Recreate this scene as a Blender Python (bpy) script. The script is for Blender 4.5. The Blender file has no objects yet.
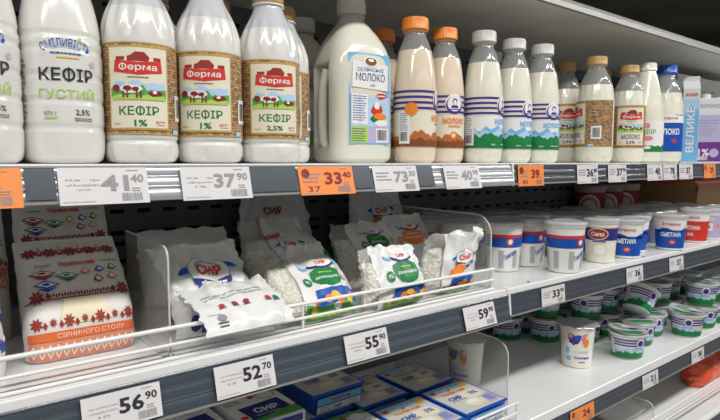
import bpy, bmesh, math, random
from mathutils import Vector, Matrix, noise
PI = math.pi
R = random.Random(7)
C = bpy.context.scene.collection

# ------------------------------------------------------------------ materials
_m = {}
def mat(name, col, rough=.5, metal=0., bump=0., bscale=80., var=0., vscale=20., alpha=1., coat=0., sss=0., spec=.5, emit=0., trans=0.):
    if name in _m: return _m[name]
    m = bpy.data.materials.new(name); m.use_nodes = True
    nt = m.node_tree; b = nt.nodes['Principled BSDF']
    b.inputs['Base Color'].default_value = (*col, 1)
    b.inputs['Roughness'].default_value = rough
    b.inputs['Metallic'].default_value = metal
    b.inputs['Alpha'].default_value = alpha
    b.inputs['Coat Weight'].default_value = coat
    b.inputs['Coat Roughness'].default_value = .08
    b.inputs['Specular IOR Level'].default_value = spec
    b.inputs['Transmission Weight'].default_value = trans
    if sss:
        b.inputs['Subsurface Weight'].default_value = sss
        b.inputs['Subsurface Radius'].default_value = (.01, .009, .007)
        b.inputs['Subsurface Scale'].default_value = 1.
    tc = nt.nodes.new('ShaderNodeTexCoord')
    if var:
        n = nt.nodes.new('ShaderNodeTexNoise'); n.inputs['Scale'].default_value = vscale; n.inputs['Detail'].default_value = 4
        nt.links.new(tc.outputs['Object'], n.inputs['Vector'])
        r = nt.nodes.new('ShaderNodeValToRGB')
        r.color_ramp.elements[0].position = .3; r.color_ramp.elements[1].position = .7
        r.color_ramp.elements[0].color = (*[c * (1 - var) for c in col], 1)
        r.color_ramp.elements[1].color = (*[min(1, c * (1 + var)) for c in col], 1)
        nt.links.new(n.outputs['Fac'], r.inputs['Fac']); nt.links.new(r.outputs['Color'], b.inputs['Base Color'])
    if bump:
        n = nt.nodes.new('ShaderNodeTexNoise'); n.inputs['Scale'].default_value = bscale; n.inputs['Detail'].default_value = 3
        nt.links.new(tc.outputs['Object'], n.inputs['Vector'])
        k = nt.nodes.new('ShaderNodeBump'); k.inputs['Strength'].default_value = bump; k.inputs['Distance'].default_value = .002
        nt.links.new(n.outputs['Fac'], k.inputs['Height']); nt.links.new(k.outputs['Normal'], b.inputs['Normal'])
    _m[name] = m
    return m

def wicker_mat():
    m = bpy.data.materials.new('wicker_print'); m.use_nodes = True
    nt = m.node_tree; b = nt.nodes['Principled BSDF']; b.inputs['Roughness'].default_value = .35
    b.inputs['Coat Weight'].default_value = .4
    u = nt.nodes.new('ShaderNodeTexCoord'); k = nt.nodes.new('ShaderNodeTexBrick')
    k.inputs['Scale'].default_value = 80; k.inputs['Color1'].default_value = (.62, .42, .22, 1); k.inputs['Color2'].default_value = (.26, .12, .04, 1)
    k.inputs['Mortar'].default_value = (.12, .055, .02, 1); k.inputs['Mortar Size'].default_value = .03; k.inputs['Mortar Smooth'].default_value = .3
    nt.links.new(u.outputs['UV'], k.inputs['Vector']); nt.links.new(k.outputs['Color'], b.inputs['Base Color'])
    return m

def cheese_mat(name, col, scale=170):
    m = bpy.data.materials.new(name); m.use_nodes = True
    nt = m.node_tree; b = nt.nodes['Principled BSDF']; b.inputs['Roughness'].default_value = .4
    u = nt.nodes.new('ShaderNodeTexCoord'); v = nt.nodes.new('ShaderNodeTexVoronoi'); v.inputs['Scale'].default_value = scale
    r = nt.nodes.new('ShaderNodeValToRGB')
    r.color_ramp.elements[0].color = (*col, 1); r.color_ramp.elements[1].color = (*[c * .72 for c in col], 1)
    r.color_ramp.elements[0].position = .25; r.color_ramp.elements[1].position = .75
    k = nt.nodes.new('ShaderNodeBump'); k.invert = True; k.inputs['Strength'].default_value = 1; k.inputs['Distance'].default_value = .0022
    L = nt.links.new
    L(u.outputs['Object'], v.inputs['Vector']); L(v.outputs['Distance'], r.inputs['Fac']); L(r.outputs['Color'], b.inputs['Base Color'])
    L(v.outputs['Distance'], k.inputs['Height']); L(k.outputs['Normal'], b.inputs['Normal'])
    return m

def ink(name, c, rough=.4): return mat('ink_' + name, c, rough, spec=.4)
K = dict(
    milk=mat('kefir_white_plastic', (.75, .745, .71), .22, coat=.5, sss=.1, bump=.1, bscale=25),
    milkY=mat('milk_in_bottle', (.84, .82, .70), .18, coat=.6, sss=.08),
    baked=mat('baked_milk', (.80, .68, .53), .18, coat=.6, sss=.08),
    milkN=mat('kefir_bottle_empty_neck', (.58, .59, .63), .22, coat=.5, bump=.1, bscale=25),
    jug=mat('jug_milk', (.73, .73, .63), .2, coat=.5, sss=.08, bump=.15, bscale=30),
    clear=mat('clear_pet', (.50, .53, .52), .08, alpha=.42, coat=.5),
    acryl=mat('clear_acrylic', (.60, .60, .57), .12, alpha=.30, coat=.3),
    acryl_edge=mat('acrylic_edge', (.72, .74, .73), .25, alpha=.8),
    film=mat('white_film', (.80, .80, .78), .30, coat=.3, bump=.9, bscale=55),
    clearfilm=mat('clear_film', (.92, .92, .88), .15, alpha=.22, coat=.6, bump=.8, bscale=60),
    paper=mat('white_waxed_paper', (.78, .75, .71), .5, bump=.3, bscale=50),
    shelf=mat('white_enamel_steel', (.80, .80, .80), .3, coat=.2, var=.03, vscale=6),
    under=mat('shelf_underside_steel', (.74, .72, .66), .35, metal=.15, var=.12, vscale=5),
    lip=mat('grey_lip_steel', (.30, .30, .29), .4, metal=.3),
    back=mat('back_panel_grey', (.15, .16, .165), .45, var=.1, vscale=12),
    slot=mat('slot_black', (.004, .004, .004), .9),
    rail=mat('slate_rail', (.052, .068, .086), .27, coat=.35, bump=.1, bscale=15),
    railD=mat('dark_slate_rail', (.05, .06, .075), .35, coat=.2),
    railSheen=mat('painted_sheen_rail', (.42, .44, .46), .25, metal=.4),  # lamp reflection put into the colour: lighter, silvery tone for the up-tilted rail
    joint=mat('white_joint_plastic', (.75, .76, .77), .35),
    wire=mat('white_wire_coating', (.82, .82, .80), .28, coat=.3),
    tag=mat('price_tag_card', (.70, .68, .69), .4, var=.03),
    tagO=mat('orange_price_card', (.88, .27, .06), .45, var=.04),
    orange=mat('orange_cap', (.85, .26, .03), .35),
    tan=mat('tan_cap', (.50, .31, .10), .4),
    wcap=mat('translucent_white_cap', (.60, .60, .57), .35),
    wcapA=mat('white_cap', (.78, .78, .76), .35),
    bcap=mat('blue_cap', (.02, .10, .50), .3),
    cup=mat('white_cup_plastic', (.82, .82, .79), .28, coat=.3),
    cupc=mat('cream_cup_plastic', (.82, .80, .70), .28, coat=.3),
    lid=mat('clear_overcap', (.60, .62, .64), .1, alpha=.45, coat=.6),
    foil=mat('foil_lid', (.62, .62, .64), .32, metal=.6, bump=.5, bscale=60),
    wicker=wicker_mat(),
    grain=cheese_mat('cottage_cheese', (.93, .91, .78), 210),
    grain2=cheese_mat('cottage_cheese_pale', (.78, .76, .68), 220),
    card=mat('brown_cardboard', (.32, .20, .10), .7, var=.1, vscale=30),
    carton=mat('white_carton', (.72, .74, .76), .35, coat=.3),
    redfilm=mat('red_film', (.75, .10, .04), .25, coat=.4, bump=.5, bscale=40),
    # inks
    black=ink('black', (.03, .03, .035)), grey=ink('grey', (.30, .30, .31)), lgrey=ink('light_grey', (.50, .50, .50)),
    navy=ink('navy', (.03, .03, .20)), purple=ink('purple_blue', (.05, .03, .27)), blue=ink('blue', (.006, .085, .44)), sky=ink('sky', (.20, .48, .78)),
    lblue=ink('light_blue', (.45, .65, .85)), red=ink('red', (.66, .04, .025)), dred=ink('dark_red', (.33, .035, .03)), orng=ink('orange', (.85, .25, .03)),
    salmon=ink('salmon', (.75, .28, .16)), green=ink('green', (.015, .22, .06)), mgreen=ink('mid_green', (.10, .38, .08)), lime=ink('lime', (.45, .65, .12)),
    dgreen=ink('dark_green', (.01, .20, .05)), white=ink('white', (.85, .85, .83)), cream=ink('cream', (.80, .72, .50)), pcream=ink('pale_cream', (.80, .75, .60)),
    gold=ink('gold', (.55, .36, .10)), brown=ink('brown', (.22, .07, .02)), yellow=ink('yellow', (.85, .55, .05)), rust=ink('rust', (.48, .15, .04)),
    pink=ink('pink', (.75, .25, .30)), lilac=ink('lilac', (.48, .45, .68)), violet=ink('violet', (.16, .04, .25)), maroon=ink('maroon', (.25, .02, .02)),
)

# ------------------------------------------------------------------ mesh builders
class MB:
    def __init__(s): s.v = []; s.f = []; s.mi = []; s.mats = []; s.uv = {}
    def m(s, name):
        k = K[name] if isinstance(name, str) else name
        if k not in s.mats: s.mats.append(k)
        return s.mats.index(k)
    def add(s, verts, faces, mt, uvs=None):
        o = len(s.v); s.v += [tuple(v) for v in verts]; i = s.m(mt)
        for f in faces: s.f.append([q + o for q in f]); s.mi.append(i)
        if uvs:
            for j, u in enumerate(uvs): s.uv[o + j] = u
    def box(s, x0, y0, z0, x1, y1, z1, mt):
        v = [(x, y, z) for z in (z0, z1) for y in (y0, y1) for x in (x0, x1)]
        s.add(v, [(0, 2, 3, 1), (4, 5, 7, 6), (0, 1, 5, 4), (2, 6, 7, 3), (0, 4, 6, 2), (1, 3, 7, 5)], mt)
    def prism_x(s, poly, x0, x1, mt):   # poly of (y,z)
        n = len(poly)
        v = [(x0, y, z) for y, z in poly] + [(x1, y, z) for y, z in poly]
        f = [(i, (i + 1) % n, n + (i + 1) % n, n + i) for i in range(n)] + [tuple(range(n))[::-1], tuple(range(n, 2 * n))]
        s.add(v, f, mt)
    def lathe(s, prof, mt, n=48, fl=None, cap0=True, cap1=True, cx=0, cy=0):
        v = []
        for i, (r, z) in enumerate(prof):
            for j in range(n):
                a = 2 * PI * j / n; rr = r * (1 + (fl(a, z) if fl else 0))
                v.append((cx + rr * math.sin(a), cy - rr * math.cos(a), z))
        f = []
        for i in range(len(prof) - 1):
            for j in range(n):
                k = (j + 1) % n
                f.append((i * n + j, i * n + k, (i + 1) * n + k, (i + 1) * n + j))
        if cap0: f.append(tuple(range(n))[::-1])
        if cap1: f.append(tuple(range((len(prof) - 1) * n, len(prof) * n)))
        s.add(v, f, mt)
    def tube(s, pts, r, mt, n=10):
        pts = [Vector(p) for p in pts]; v = []; f = []
        for i, p in enumerate(pts):
            d = (pts[min(i + 1, len(pts) - 1)] - pts[max(i - 1, 0)]).normalized()
            u = d.cross(Vector((.3, .2, 1)) if abs(d.z) < .9 else Vector((1, .1, 0))).normalized(); w = d.cross(u)
            for j in range(n):
                a = 2 * PI * j / n; v.append(p + (u * math.cos(a) + w * math.sin(a)) * r)
        for i in range(len(pts) - 1):
            for j in range(n):
                k = (j + 1) % n; f.append((i * n + j, i * n + k, (i + 1) * n + k, (i + 1) * n + j))
        f.append(tuple(range(n))[::-1]); f.append(tuple(range((len(pts) - 1) * n, len(pts) * n)))
        s.add(v, f, mt)
    def mesh(s, name, smooth=40):
        me = bpy.data.meshes.new(name); me.from_pydata(s.v, [], s.f)
        for k in s.mats: me.materials.append(k)
        for p, i in zip(me.polygons, s.mi): p.material_index = i; p.use_smooth = bool(smooth)
        if s.uv:
            l = me.uv_layers.new(name='UV')
            for lp in me.loops: l.data[lp.index].uv = s.uv.get(lp.vertex_index, (0, 0))
        me.update()
        if smooth: me.set_sharp_from_angle(angle=math.radians(smooth))
        return me

def part(name, mb, parent=None, smooth=40, label=None, mod=None):
    me = mb.mesh(name, smooth) if isinstance(mb, MB) else mb
    o = bpy.data.objects.new(name, me); C.objects.link(o)
    if parent: o.parent = parent
    if label: o['label'] = label
    if mod:
        w = o.modifiers.new('bevel', 'BEVEL'); w.width = mod; w.segments = 2; w.limit_method = 'ANGLE'
    return o
def tag(o, label, cat, group=None):
    o['label'] = label; o['category'] = cat
    if group: o['group'] = group
    return o
def thing(name, label, cat, loc=(0, 0, 0), rz=0., group=None):
    o = bpy.data.objects.new(name, None); C.objects.link(o); o.empty_display_size = .02
    o.location = loc; o.rotation_euler = (0, 0, rz)
    return tag(o, label, cat, group)
def struct(name, mb, smooth=0):
    o = part(name, mb, None, smooth); o['kind'] = 'structure'; return o
def dup(root, loc, rz, label, group=None, rot=None):
    r = root.copy(); C.objects.link(r); r.location = loc; r.rotation_euler = rot if rot else (0, 0, rz); r['label'] = label
    if group: r['group'] = group
    for ch in list(root.children):
        c = ch.copy(); C.objects.link(c); c.parent = r
        for g in ch.children:
            d = g.copy(); C.objects.link(d); d.parent = c
    return r
_used = set()
def place(root, loc, rz, label, group=None, rot=None):
    if root.name not in _used:
        _used.add(root.name); root.location = loc; root.rotation_euler = rot if rot else (0, 0, rz); root['label'] = label
        if group: root['group'] = group
        return root
    return dup(root, loc, rz, label, group, rot)
def face(x, y, off=0.): return math.atan2(-x, y) + math.radians(off)   # turn local -Y toward the shopper's eye

# ------------------------------------------------------------------ printed art on surfaces
_tc = {}
def raw_extent(body):
    c = bpy.data.curves.new('t', 'FONT'); c.body = body; o = bpy.data.objects.new('t', c); C.objects.link(o)
    me = bpy.data.meshes.new_from_object(o.evaluated_get(bpy.context.evaluated_depsgraph_get())); xs = [v.co.x for v in me.vertices]
    bpy.data.objects.remove(o); bpy.data.curves.remove(c); bpy.data.meshes.remove(me); return min(xs), max(xs), max(xs) - min(xs)
def text2d(body, bold, res=2):
    k = (body, bold)
    if k not in _tc:
        body_, bars = body, []
        if 'Ф' in body:
            body_ = body.replace('Ф', 'О')
            for i, ch in enumerate(body):
                if ch == 'Ф': bars.append(raw_extent(body_[:i + 1])[1] - raw_extent('О')[2] / 2)
        c = bpy.data.curves.new('t', 'FONT'); c.body = body_; c.resolution_u = res; c.offset = bold; c.fill_mode = 'FRONT'
        o = bpy.data.objects.new('t', c); C.objects.link(o)
        me = bpy.data.meshes.new_from_object(o.evaluated_get(bpy.context.evaluated_depsgraph_get()))
        vs = [(v.co.x, v.co.y) for v in me.vertices]; fs = [tuple(p.vertices) for p in me.polygons]
        bpy.data.objects.remove(o); bpy.data.curves.remove(c); bpy.data.meshes.remove(me)
        for bx in bars:
            o_ = len(vs); vs += [(bx - .05, -.07), (bx + .05, -.07), (bx + .05, .80), (bx - .05, .80)]; fs.append((o_, o_ + 1, o_ + 2, o_ + 3))
        x0 = min(v[0] for v in vs); x1 = max(v[0] for v in vs); y0 = min(v[1] for v in vs); y1 = max(v[1] for v in vs)
        _tc[k] = ([(v[0] - (x0 + x1) / 2, v[1] - (y0 + y1) / 2) for v in vs], fs, x1 - x0, y1 - y0)
    return _tc[k]

class Art:
    """flat printed shapes in (s,t) metres wrapped on surf(s,t,off) -> point"""
    def __init__(s, surf, step=.004, off=.0005, gap=.00025): s.surf = surf; s.step = step; s.off = off; s.gap = gap; s.mb = MB(); s.T = None
    def put(s, vs, fs, mt, layer=0):
        if s.T: vs = [s.T(*v) for v in vs]
        if s.step:
            bm = bmesh.new(); bv = [bm.verts.new((x, y, 0)) for x, y in vs]
            for f in fs:
                try: bm.faces.new([bv[i] for i in f])
                except ValueError: pass
            for ax in (0, 1):
                lo = min(v[ax] for v in vs); hi = max(v[ax] for v in vs)
                k = math.ceil(lo / s.step) * s.step
                while k < hi:
                    n = [0, 0, 0]; n[ax] = 1; co = [0, 0, 0]; co[ax] = k
                    bmesh.ops.bisect_plane(bm, geom=bm.verts[:] + bm.edges[:] + bm.faces[:], plane_co=co, plane_no=n, dist=1e-7); k += s.step
            bmesh.ops.triangulate(bm, faces=bm.faces[:])
            bm.verts.index_update()
            vs = [(v.co.x, v.co.y) for v in bm.verts]; fs = [tuple(v.index for v in f.verts) for f in bm.faces]; bm.free()
        o = s.off + layer * s.gap
        s.mb.add([s.surf(x, y, o) for x, y in vs], fs, mt, uvs=vs)
    def poly(s, pts, mt, layer=0): s.put(pts, [tuple(range(len(pts)))], mt, layer)
    def rect(s, x0, y0, x1, y1, mt, layer=0): s.poly([(x0, y0), (x1, y0), (x1, y1), (x0, y1)], mt, layer)
    def ell(s, x, y, a, b, mt, layer=0, n=24, rot=0):
        c, d = math.cos(rot), math.sin(rot)
        p = [(a * math.cos(2 * PI * i / n), b * math.sin(2 * PI * i / n)) for i in range(n)]
        s.poly([(x + u * c - v * d, y + u * d + v * c) for u, v in p], mt, layer)
    def text(s, body, x, y, h, mt, layer=1, bold=.02, w=None, rot=0, arc=0, cw=None):
        vs, fs, W, H = text2d(body, bold)
        k = h / H; kx = (w / W) if w else k
        P = [(a * kx, b * k) for a, b in vs]
        if arc: P = [((arc + b) * math.sin(a / arc), (arc + b) * math.cos(a / arc) - arc) for a, b in P]
        c, d = math.cos(rot), math.sin(rot)
        s.put([(x + a * c - b * d, y + a * d + b * c) for a, b in P], fs, mt, layer)
    def lines(s, x0, y0, w, n, pitch, hh, mt, layer=1, rag=.3, seed=1):
        r = random.Random(seed)
        for i in range(n):
            x = x0; y = y0 - i * pitch; e = x0 + w * (1 - rag * r.random())
            while x < e:
                q = min(e - x, w * r.uniform(.05, .16)); s.rect(x, y, x + q, y + hh, mt, layer); x += q + w * .025
    def bars(s, x0, y0, w, h, mt, layer=1, seed=2):
        r = random.Random(seed); x = x0
        while x < x0 + w - w * .05:
            q = w * r.choice((.02, .035, .05)); s.rect(x, y0, x + q, y0 + h, mt, layer); x += q + w * r.choice((.025, .04))
    def star(s, x, y, r, mt, layer=1):
        for i in range(8):
            a = i * PI / 4 + PI / 8
            q = [(0, 0), (.55, .20), (1, 0), (.55, -.20)]
            s.poly([(x + r * (u * math.cos(a) - v * math.sin(a)), y + r * (u * math.sin(a) + v * math.cos(a))) for u, v in q], mt, layer)
    def diamond(s, x, y, a, b, mt, layer=1): s.poly([(x - a, y), (x, y - b), (x + a, y), (x, y + b)], mt, layer)
    def blob(s, x, y, a, b, mt, layer=1, seed=0, n=14, j=.3):
        r = random.Random(seed)
        s.poly([(x + a * math.cos(2 * PI * i / n) * (1 - j * r.random()), y + b * math.sin(2 * PI * i / n) * (1 - j * r.random())) for i in range(n)], mt, layer)
    def hills(s, x0, x1, y0, y1, mt, layer, n=14, seed=0, j=.5):
        r = random.Random(seed); top = [(x1 + (x0 - x1) * i / n, y0 + (y1 - y0) * (1 - j * r.random())) for i in range(n + 1)]
        s.poly([(x0, y0), (x1, y0)] + top, mt, layer)
def plane_surf(origin, ex, ey):
    o = Vector(origin); ex = Vector(ex); ey = Vector(ey); n = ex.cross(ey).normalized()
    return lambda a, b, off: o + ex * a + ey * b + n * off

def interp(prof, z):
    for (r0, z0), (r1, z1) in zip(prof, prof[1:]):
        if z0 <= z <= z1 and z1 > z0: return r0 + (r1 - r0) * (z - z0) / (z1 - z0)
    return prof[-1][0] if z > prof[-1][1] else prof[0][0]
def smoothprof(p, n=4):
    out = []
    for i in range(len(p) - 1):
        a = p[max(i - 1, 0)]; b = p[i]; c = p[i + 1]; d = p[min(i + 2, len(p) - 1)]
        for k in range(n):
            t = k / n
            q = [.5 * ((2 * b[j]) + (-a[j] + c[j]) * t + (2 * a[j] - 5 * b[j] + 4 * c[j] - d[j]) * t * t + (-a[j] + 3 * b[j] - 3 * c[j] + d[j]) * t ** 3) for j in (0, 1)]
            q[1] = b[1] + (c[1] - b[1]) * t
            out.append(tuple(q))
    out.append(p[-1]); return out
def lsurf(prof, Rr):
    def f(s, z, off):
        a = s / Rr; r = interp(prof, z) + off
        return (r * math.sin(a), -r * math.cos(a), z)
    return f

# ------------------------------------------------------------------ cap and neck shapes
def cap_mb(r, z0, z1, mt, n=48):
    mb = MB(); knurl = lambda a, z: .012 * math.cos(24 * a) if z0 + .002 < z < z1 - .003 else 0
    mb.lathe([(r * .97, z0), (r, z0 + .001), (r, z0 + .0025), (r * .985, z0 + .003), (r * .985, z1 - .004), (r * .96, z1 - .001), (r * .88, z1)], mt, 96, knurl); return mb

def ferma_label(prof, Rr, z0, z1, word, wordmat, pct, off=0.):
    """wicker sleeve all around with a cream panel, barn badge, cow meadow, word and percentage"""
    A = Art(lsurf(prof, Rr), .004)
    A.rect(-PI * Rr / 1.28, z0, PI * Rr / 1.28, z1, 'wicker', 0)
    A.rect(-PI * Rr / 1.28, z0, PI * Rr / 1.28, z0 + .0015, 'gold', 1); A.rect(-PI * Rr / 1.28, z1 - .0015, PI * Rr / 1.28, z1, 'gold', 1)
    H = z1 - z0; w = .0235; k = H / .1; A.T = lambda a, b: (a * 1.28, b)
    A.rect(-w - .0014, z0 + .005, w + .0014, z1 - .0035, 'gold', 2)
    A.rect(-w, z0 + .007, w, z1 - .006, 'pcream', 3)
    y = z1 - .027 * k
    # roofed badge with banner
    A.poly([(-.008, y + .006), (.008, y + .006), (.009, y + .010), (.005, y + .0155), (-.002, y + .0155), (-.005, y + .012), (-.008, y + .011)], 'dred', 4)
    A.rect(-.017, y + .007, -.010, y + .0105, 'dred', 4); A.rect(.012, y + .007, .018, y + .0105, 'dred', 4)
    A.poly([(-.019, y - .005), (0, y - .008), (.019, y - .005), (.018, y + .007), (0, y + .005), (-.018, y + .007)], 'red', 5)
    A.text('Ферма', 0, y - .0005, .0090, 'white', 6, .015, w=.029)
    A.lines(-.008, y - .011, .016, 1, .002, .001, 'brown', 6, 0)
    # meadow
    y = z0 + .046 * k
    A.hills(-.021, .021, y, y + .013, 'lblue', 4, 10, 3); A.hills(-.022, .022, y - .006, y + .008, 'mgreen', 5, 14, 5); A.hills(-.021, .021, y - .008, y - .002, 'lime', 6, 12, 9)
    A.blob(-.006, y + .003, .010, .0055, 'white', 7, 4); A.blob(-.008, y + .004, .004, .003, 'maroon', 8, 5); A.blob(-.002, y + .003, .003, .003, 'maroon', 8, 6); A.blob(-.017, y + .004, .0035, .004, 'maroon', 8, 7)
    for dx in (-.012, -.009, -.002, .001): A.rect(dx, y - .006, dx + .0013, y + .001, 'maroon', 7)
    A.blob(.013, y - .001, .006, .0035, 'maroon', 8, 8); A.blob(.012, y, .002, .002, 'white', 9, 9)
    A.text(word, 0, z0 + .026 * k, .0110 * k, wordmat, 4, .015, w=.031)
    A.text(pct, .001 if len(pct) < 3 else -.001, z0 + .0125 * k, .0072, wordmat if word[0] == 'К' else 'navy', 4, .03)
    A.text('ДСТУ', .0165, z0 + .0135 * k, .0028, 'red', 4, .03); A.lines(.0135, z0 + .010 * k, .007, 1, .001, .0008, 'red', 4, 0)
    A.text('840 г', -.0165, z0 + .0115 * k, .0025, 'gold', 4, .01)
    # barcode side
    A.rect(w + .010, z0 + .016, w + .026, z0 + .044, 'white', 3); A.bars(w + .012, z0 + .02, .012, .02, 'black', 4); 
    A.rect(w + .006, z0 + .001, w + .014, z0 + .006, 'lblue', 4)
    return A.mb

# ------------------------------------------------------------------ bottle kinds
def kefir_ferma(pct):
    p = smoothprof([(.030, 0), (.0355, .003), (.0385, .010), (.0385, .022), (.0370, .0255), (.0385, .029), (.0385, .06), (.0385, .10), (.0385, .136), (.0383, .142), (.0372, .154), (.0335, .168), (.0290, .180), (.0240, .190), (.0200, .199), (.0180, .206)]); p = [(a, z * .955) for a, z in p]
    t = thing('kefir_bottle', 'x', 'kefir bottle')
    mb = MB(); fl = lambda a, z: (.034 * math.cos(14 * a) * math.sin(min(1, max(0, (z - .132) / .05)) * PI) if z > .132 else (-.03 * max(0, math.cos(7 * a)) ** 8 if .004 < z < .018 else 0))
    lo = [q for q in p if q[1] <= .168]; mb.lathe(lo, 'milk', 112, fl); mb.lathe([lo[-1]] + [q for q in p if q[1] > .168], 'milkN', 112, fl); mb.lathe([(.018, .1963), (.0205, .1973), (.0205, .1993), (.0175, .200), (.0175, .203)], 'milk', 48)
    part('body', mb, t, 60)
    part('label', ferma_label(p, .0385, .0305, .1265, 'КЕФІР', 'dgreen', pct), t, 0)
    part('cap', cap_mb(.0195, .201, .219, 'tan'), t)
    return t
def kefir_smile():
    p = smoothprof([(.033, 0), (.0385, .004), (.0408, .014), (.0413, .03), (.0413, .09), (.0412, .112), (.0400, .130), (.0375, .148), (.0335, .165), (.0270, .183), (.0210, .197), (.0185, .206)]); p = [(a * .935, z) for a, z in p]
    t = thing('kefir_bottle', 'x', 'kefir bottle')
    mb = MB(); pp = [(r - (.0007 if any(abs(z - g) < .0032 for g in (.036, .062, .086, .112, .126)) else 0), z) for r, z in [(interp(p, i * .206 / 110), i * .206 / 110) for i in range(111)]]
    mb.lathe(pp, 'milk', 80); mb.lathe([(.0185, .2055), (.021, .2065), (.021, .2085), (.018, .209), (.018, .212)], 'milk', 48)
    part('body', mb, t, 60)
    A = Art(lsurf(p, .0386), .004)
    A.text('СМІЛИВІСТЬ', .001, .117, .0085, 'blue', 1, 0, w=.047, arc=.046)
    A.lines(-.013, .106, .028, 1, .002, .0013, 'blue', 1, 0); A.rect(-.008, .102, .012, .1035, 'yellow', 1)
    A.text('КЕФІР', .001, .0865, .0140, 'black', 1, .015, w=.050)
    A.text('ГУСТИЙ', .001, .069, .0110, 'lime', 1, .01, w=.052)
    A.text('2,5%', .014, .050, .0062, 'black', 1, .01); A.lines(.006, .044, .018, 2, .002, .0008, 'black', 1, .2)
    A.text('870 г', -.015, .049, .0038, 'grey', 1, .01); A.lines(-.020, .0435, .011, 1, .002, .002, 'lime', 1, 0)
    A.ell(.026, .098, .003, .003, 'lgrey', 1); A.blob(.014, .121, .0018, .003, 'lime', 1)
    for k in range(12): A.lines(-.046, .10 - k * .0055, .008, 2, .002, .001, 'black', 1, .6, k)
    part('label', A.mb, t, 0)
    part('cap', cap_mb(.0205, .210, .228, 'wcapA'), t)
    return t
def pet_milk(kind):
    p = smoothprof([(.0275, 0), (.0320, .005), (.0338, .016), (.0340, .03), (.0340, .07), (.0340, .105), (.0332, .130), (.0312, .153), (.0285, .175), (.0262, .188), (.0215, .203), (.0175, .2135), (.0165, .219)], 4); p = [(a, z * .93) for a, z in p]
    t = thing('milk_bottle', 'x', 'milk bottle')
    fl = lambda a, z: -.05 * max(0, math.cos(6 * a)) ** 6 if z < .012 else 0
    fill = .173 if kind == 'green' else .177
    lo = [q for q in p if q[1] <= fill]; hi = [lo[-1]] + [q for q in p if q[1] > fill]
    mb = MB(); mb.lathe(lo, 'milkY' if kind == 'green' else 'baked', 72, fl); part('body', mb, t, 60)
    mb = MB(); mb.lathe(hi + [(.0190, .2040), (.0190, .2060), (.0165, .2065), (.0165, .210)], 'clear', 56, None, False, False); part('neck', mb, t, 60, 'clear empty neck above the milk')
    part('cap', cap_mb(.0212, .2070, .2265, 'wcap' if kind == 'green' else 'orange'), t)
    A = Art(lsurf(p, .034), .004); W = PI * .034 * .98
    for k in range(4): A.rect(-W, .083 + k * .0085, W, .0865 + k * .0085, 'purple', 1)
    A.rect(-W, .024, W, .079, 'pcream' if kind != 'green' else 'white', 0)
    if kind == 'green':
        A.hills(-W, W, .040, .066, 'sky', 1, 26, 1, .5); A.hills(-W, W, .038, .060, 'lblue', 2, 30, 7, .5)
        A.hills(-W, W, .0255, .052, 'green', 3, 50, 2, .35); A.hills(-W, W, .0255, .042, 'dgreen', 4, 60, 3, .6)
        A.text('МОЛОКО', .012, .071, .010, 'sky', 5, .03, w=.040)
        A.text('870 г', -.010, .031, .003, 'white', 6, .01); A.lines(.006, .031, .02, 1, .002, .0012, 'white', 6)
    else:
        A.hills(-W, W, .0255, .052, 'rust', 3, 46, 2, .5); A.hills(-W, W, .0255, .040, 'brown', 4, 60, 3, .4)
        A.text('МОЛОКО', .012, .070, .0095, 'orng', 5, .03, w=.040); A.lines(.001, .060, .024, 1, .002, .0025, 'orng', 5, 0)
        A.ell(.010, .046, .006, .006, 'orng', 5); A.blob(.010, .046, .004, .004, 'cream', 6, 2)
    # lady medallion
    A.ell(.012, .098, .0165, .0165, 'white', 2); A.ell(.012, .096, .0150, .0145, 'purple', 3); A.ell(.012, .098, .0125, .0125, 'white', 4)
    A.blob(.012, .102, .0055, .006, 'purple', 5, 3); A.ell(.012, .1005, .003, .0038, 'white', 6); A.poly([(.003, .088), (.021, .088), (.017, .0955), (.007, .0955)], 'purple', 5); A.lines(.004, .0895, .016, 1, .002, .0015, 'white', 6, 0)
    # back side seen on turned bottles
    b = -.060
    A.rect(b - .002, .030, b + .016, .080, 'white', 5); A.lines(b, .076, .013, 9, .0032, .001, 'navy', 6, .3, 5); A.bars(b, .034, .013, .014, 'black', 6); A.ell(b + .018, .083, .010, .010, 'orng', 6) if kind != 'green' else None
    part('label', A.mb, t, 0)
    return t
def ferma_milk():
    p = smoothprof([(.031, 0), (.0365, .004), (.0398, .014), (.0400, .03), (.0400, .06), (.0400, .10), (.0400, .143), (.0392, .152), (.0375, .168), (.0345, .185), (.0315, .196), (.0260, .210), (.0205, .2225), (.0185, .229)], 4); p = [(a * .95, z * .895) for a, z in p]
    t = thing('milk_bottle', 'x', 'milk bottle')
    fl = lambda a, z: .014 * math.cos(16 * a) * min(1, (z - .135) / .02) if z > .135 else (-.04 * max(0, math.cos(7 * a)) ** 6 if z < .012 else 0)
    lo = [q for q in p if q[1] <= .167]; hi = [lo[-1]] + [q for q in p if q[1] > .167]
    mb = MB(); mb.lathe(lo, 'milkY', 96, fl); part('body', mb, t, 60)
    mb = MB(); mb.lathe(hi + [(.0200, .2053), (.0200, .2073), (.0178, .208), (.0178, .212)], 'clear', 96, fl if False else None, False, False); part('neck', mb, t, 60, 'clear empty neck above the milk')
    part('cap', cap_mb(.0215, .2085, .2265, 'tan'), t)
    part('label', ferma_label(p, .038, .034, .132, 'МОЛОКО', 'navy', '2,5%'), t, 0)
    return t
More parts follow.
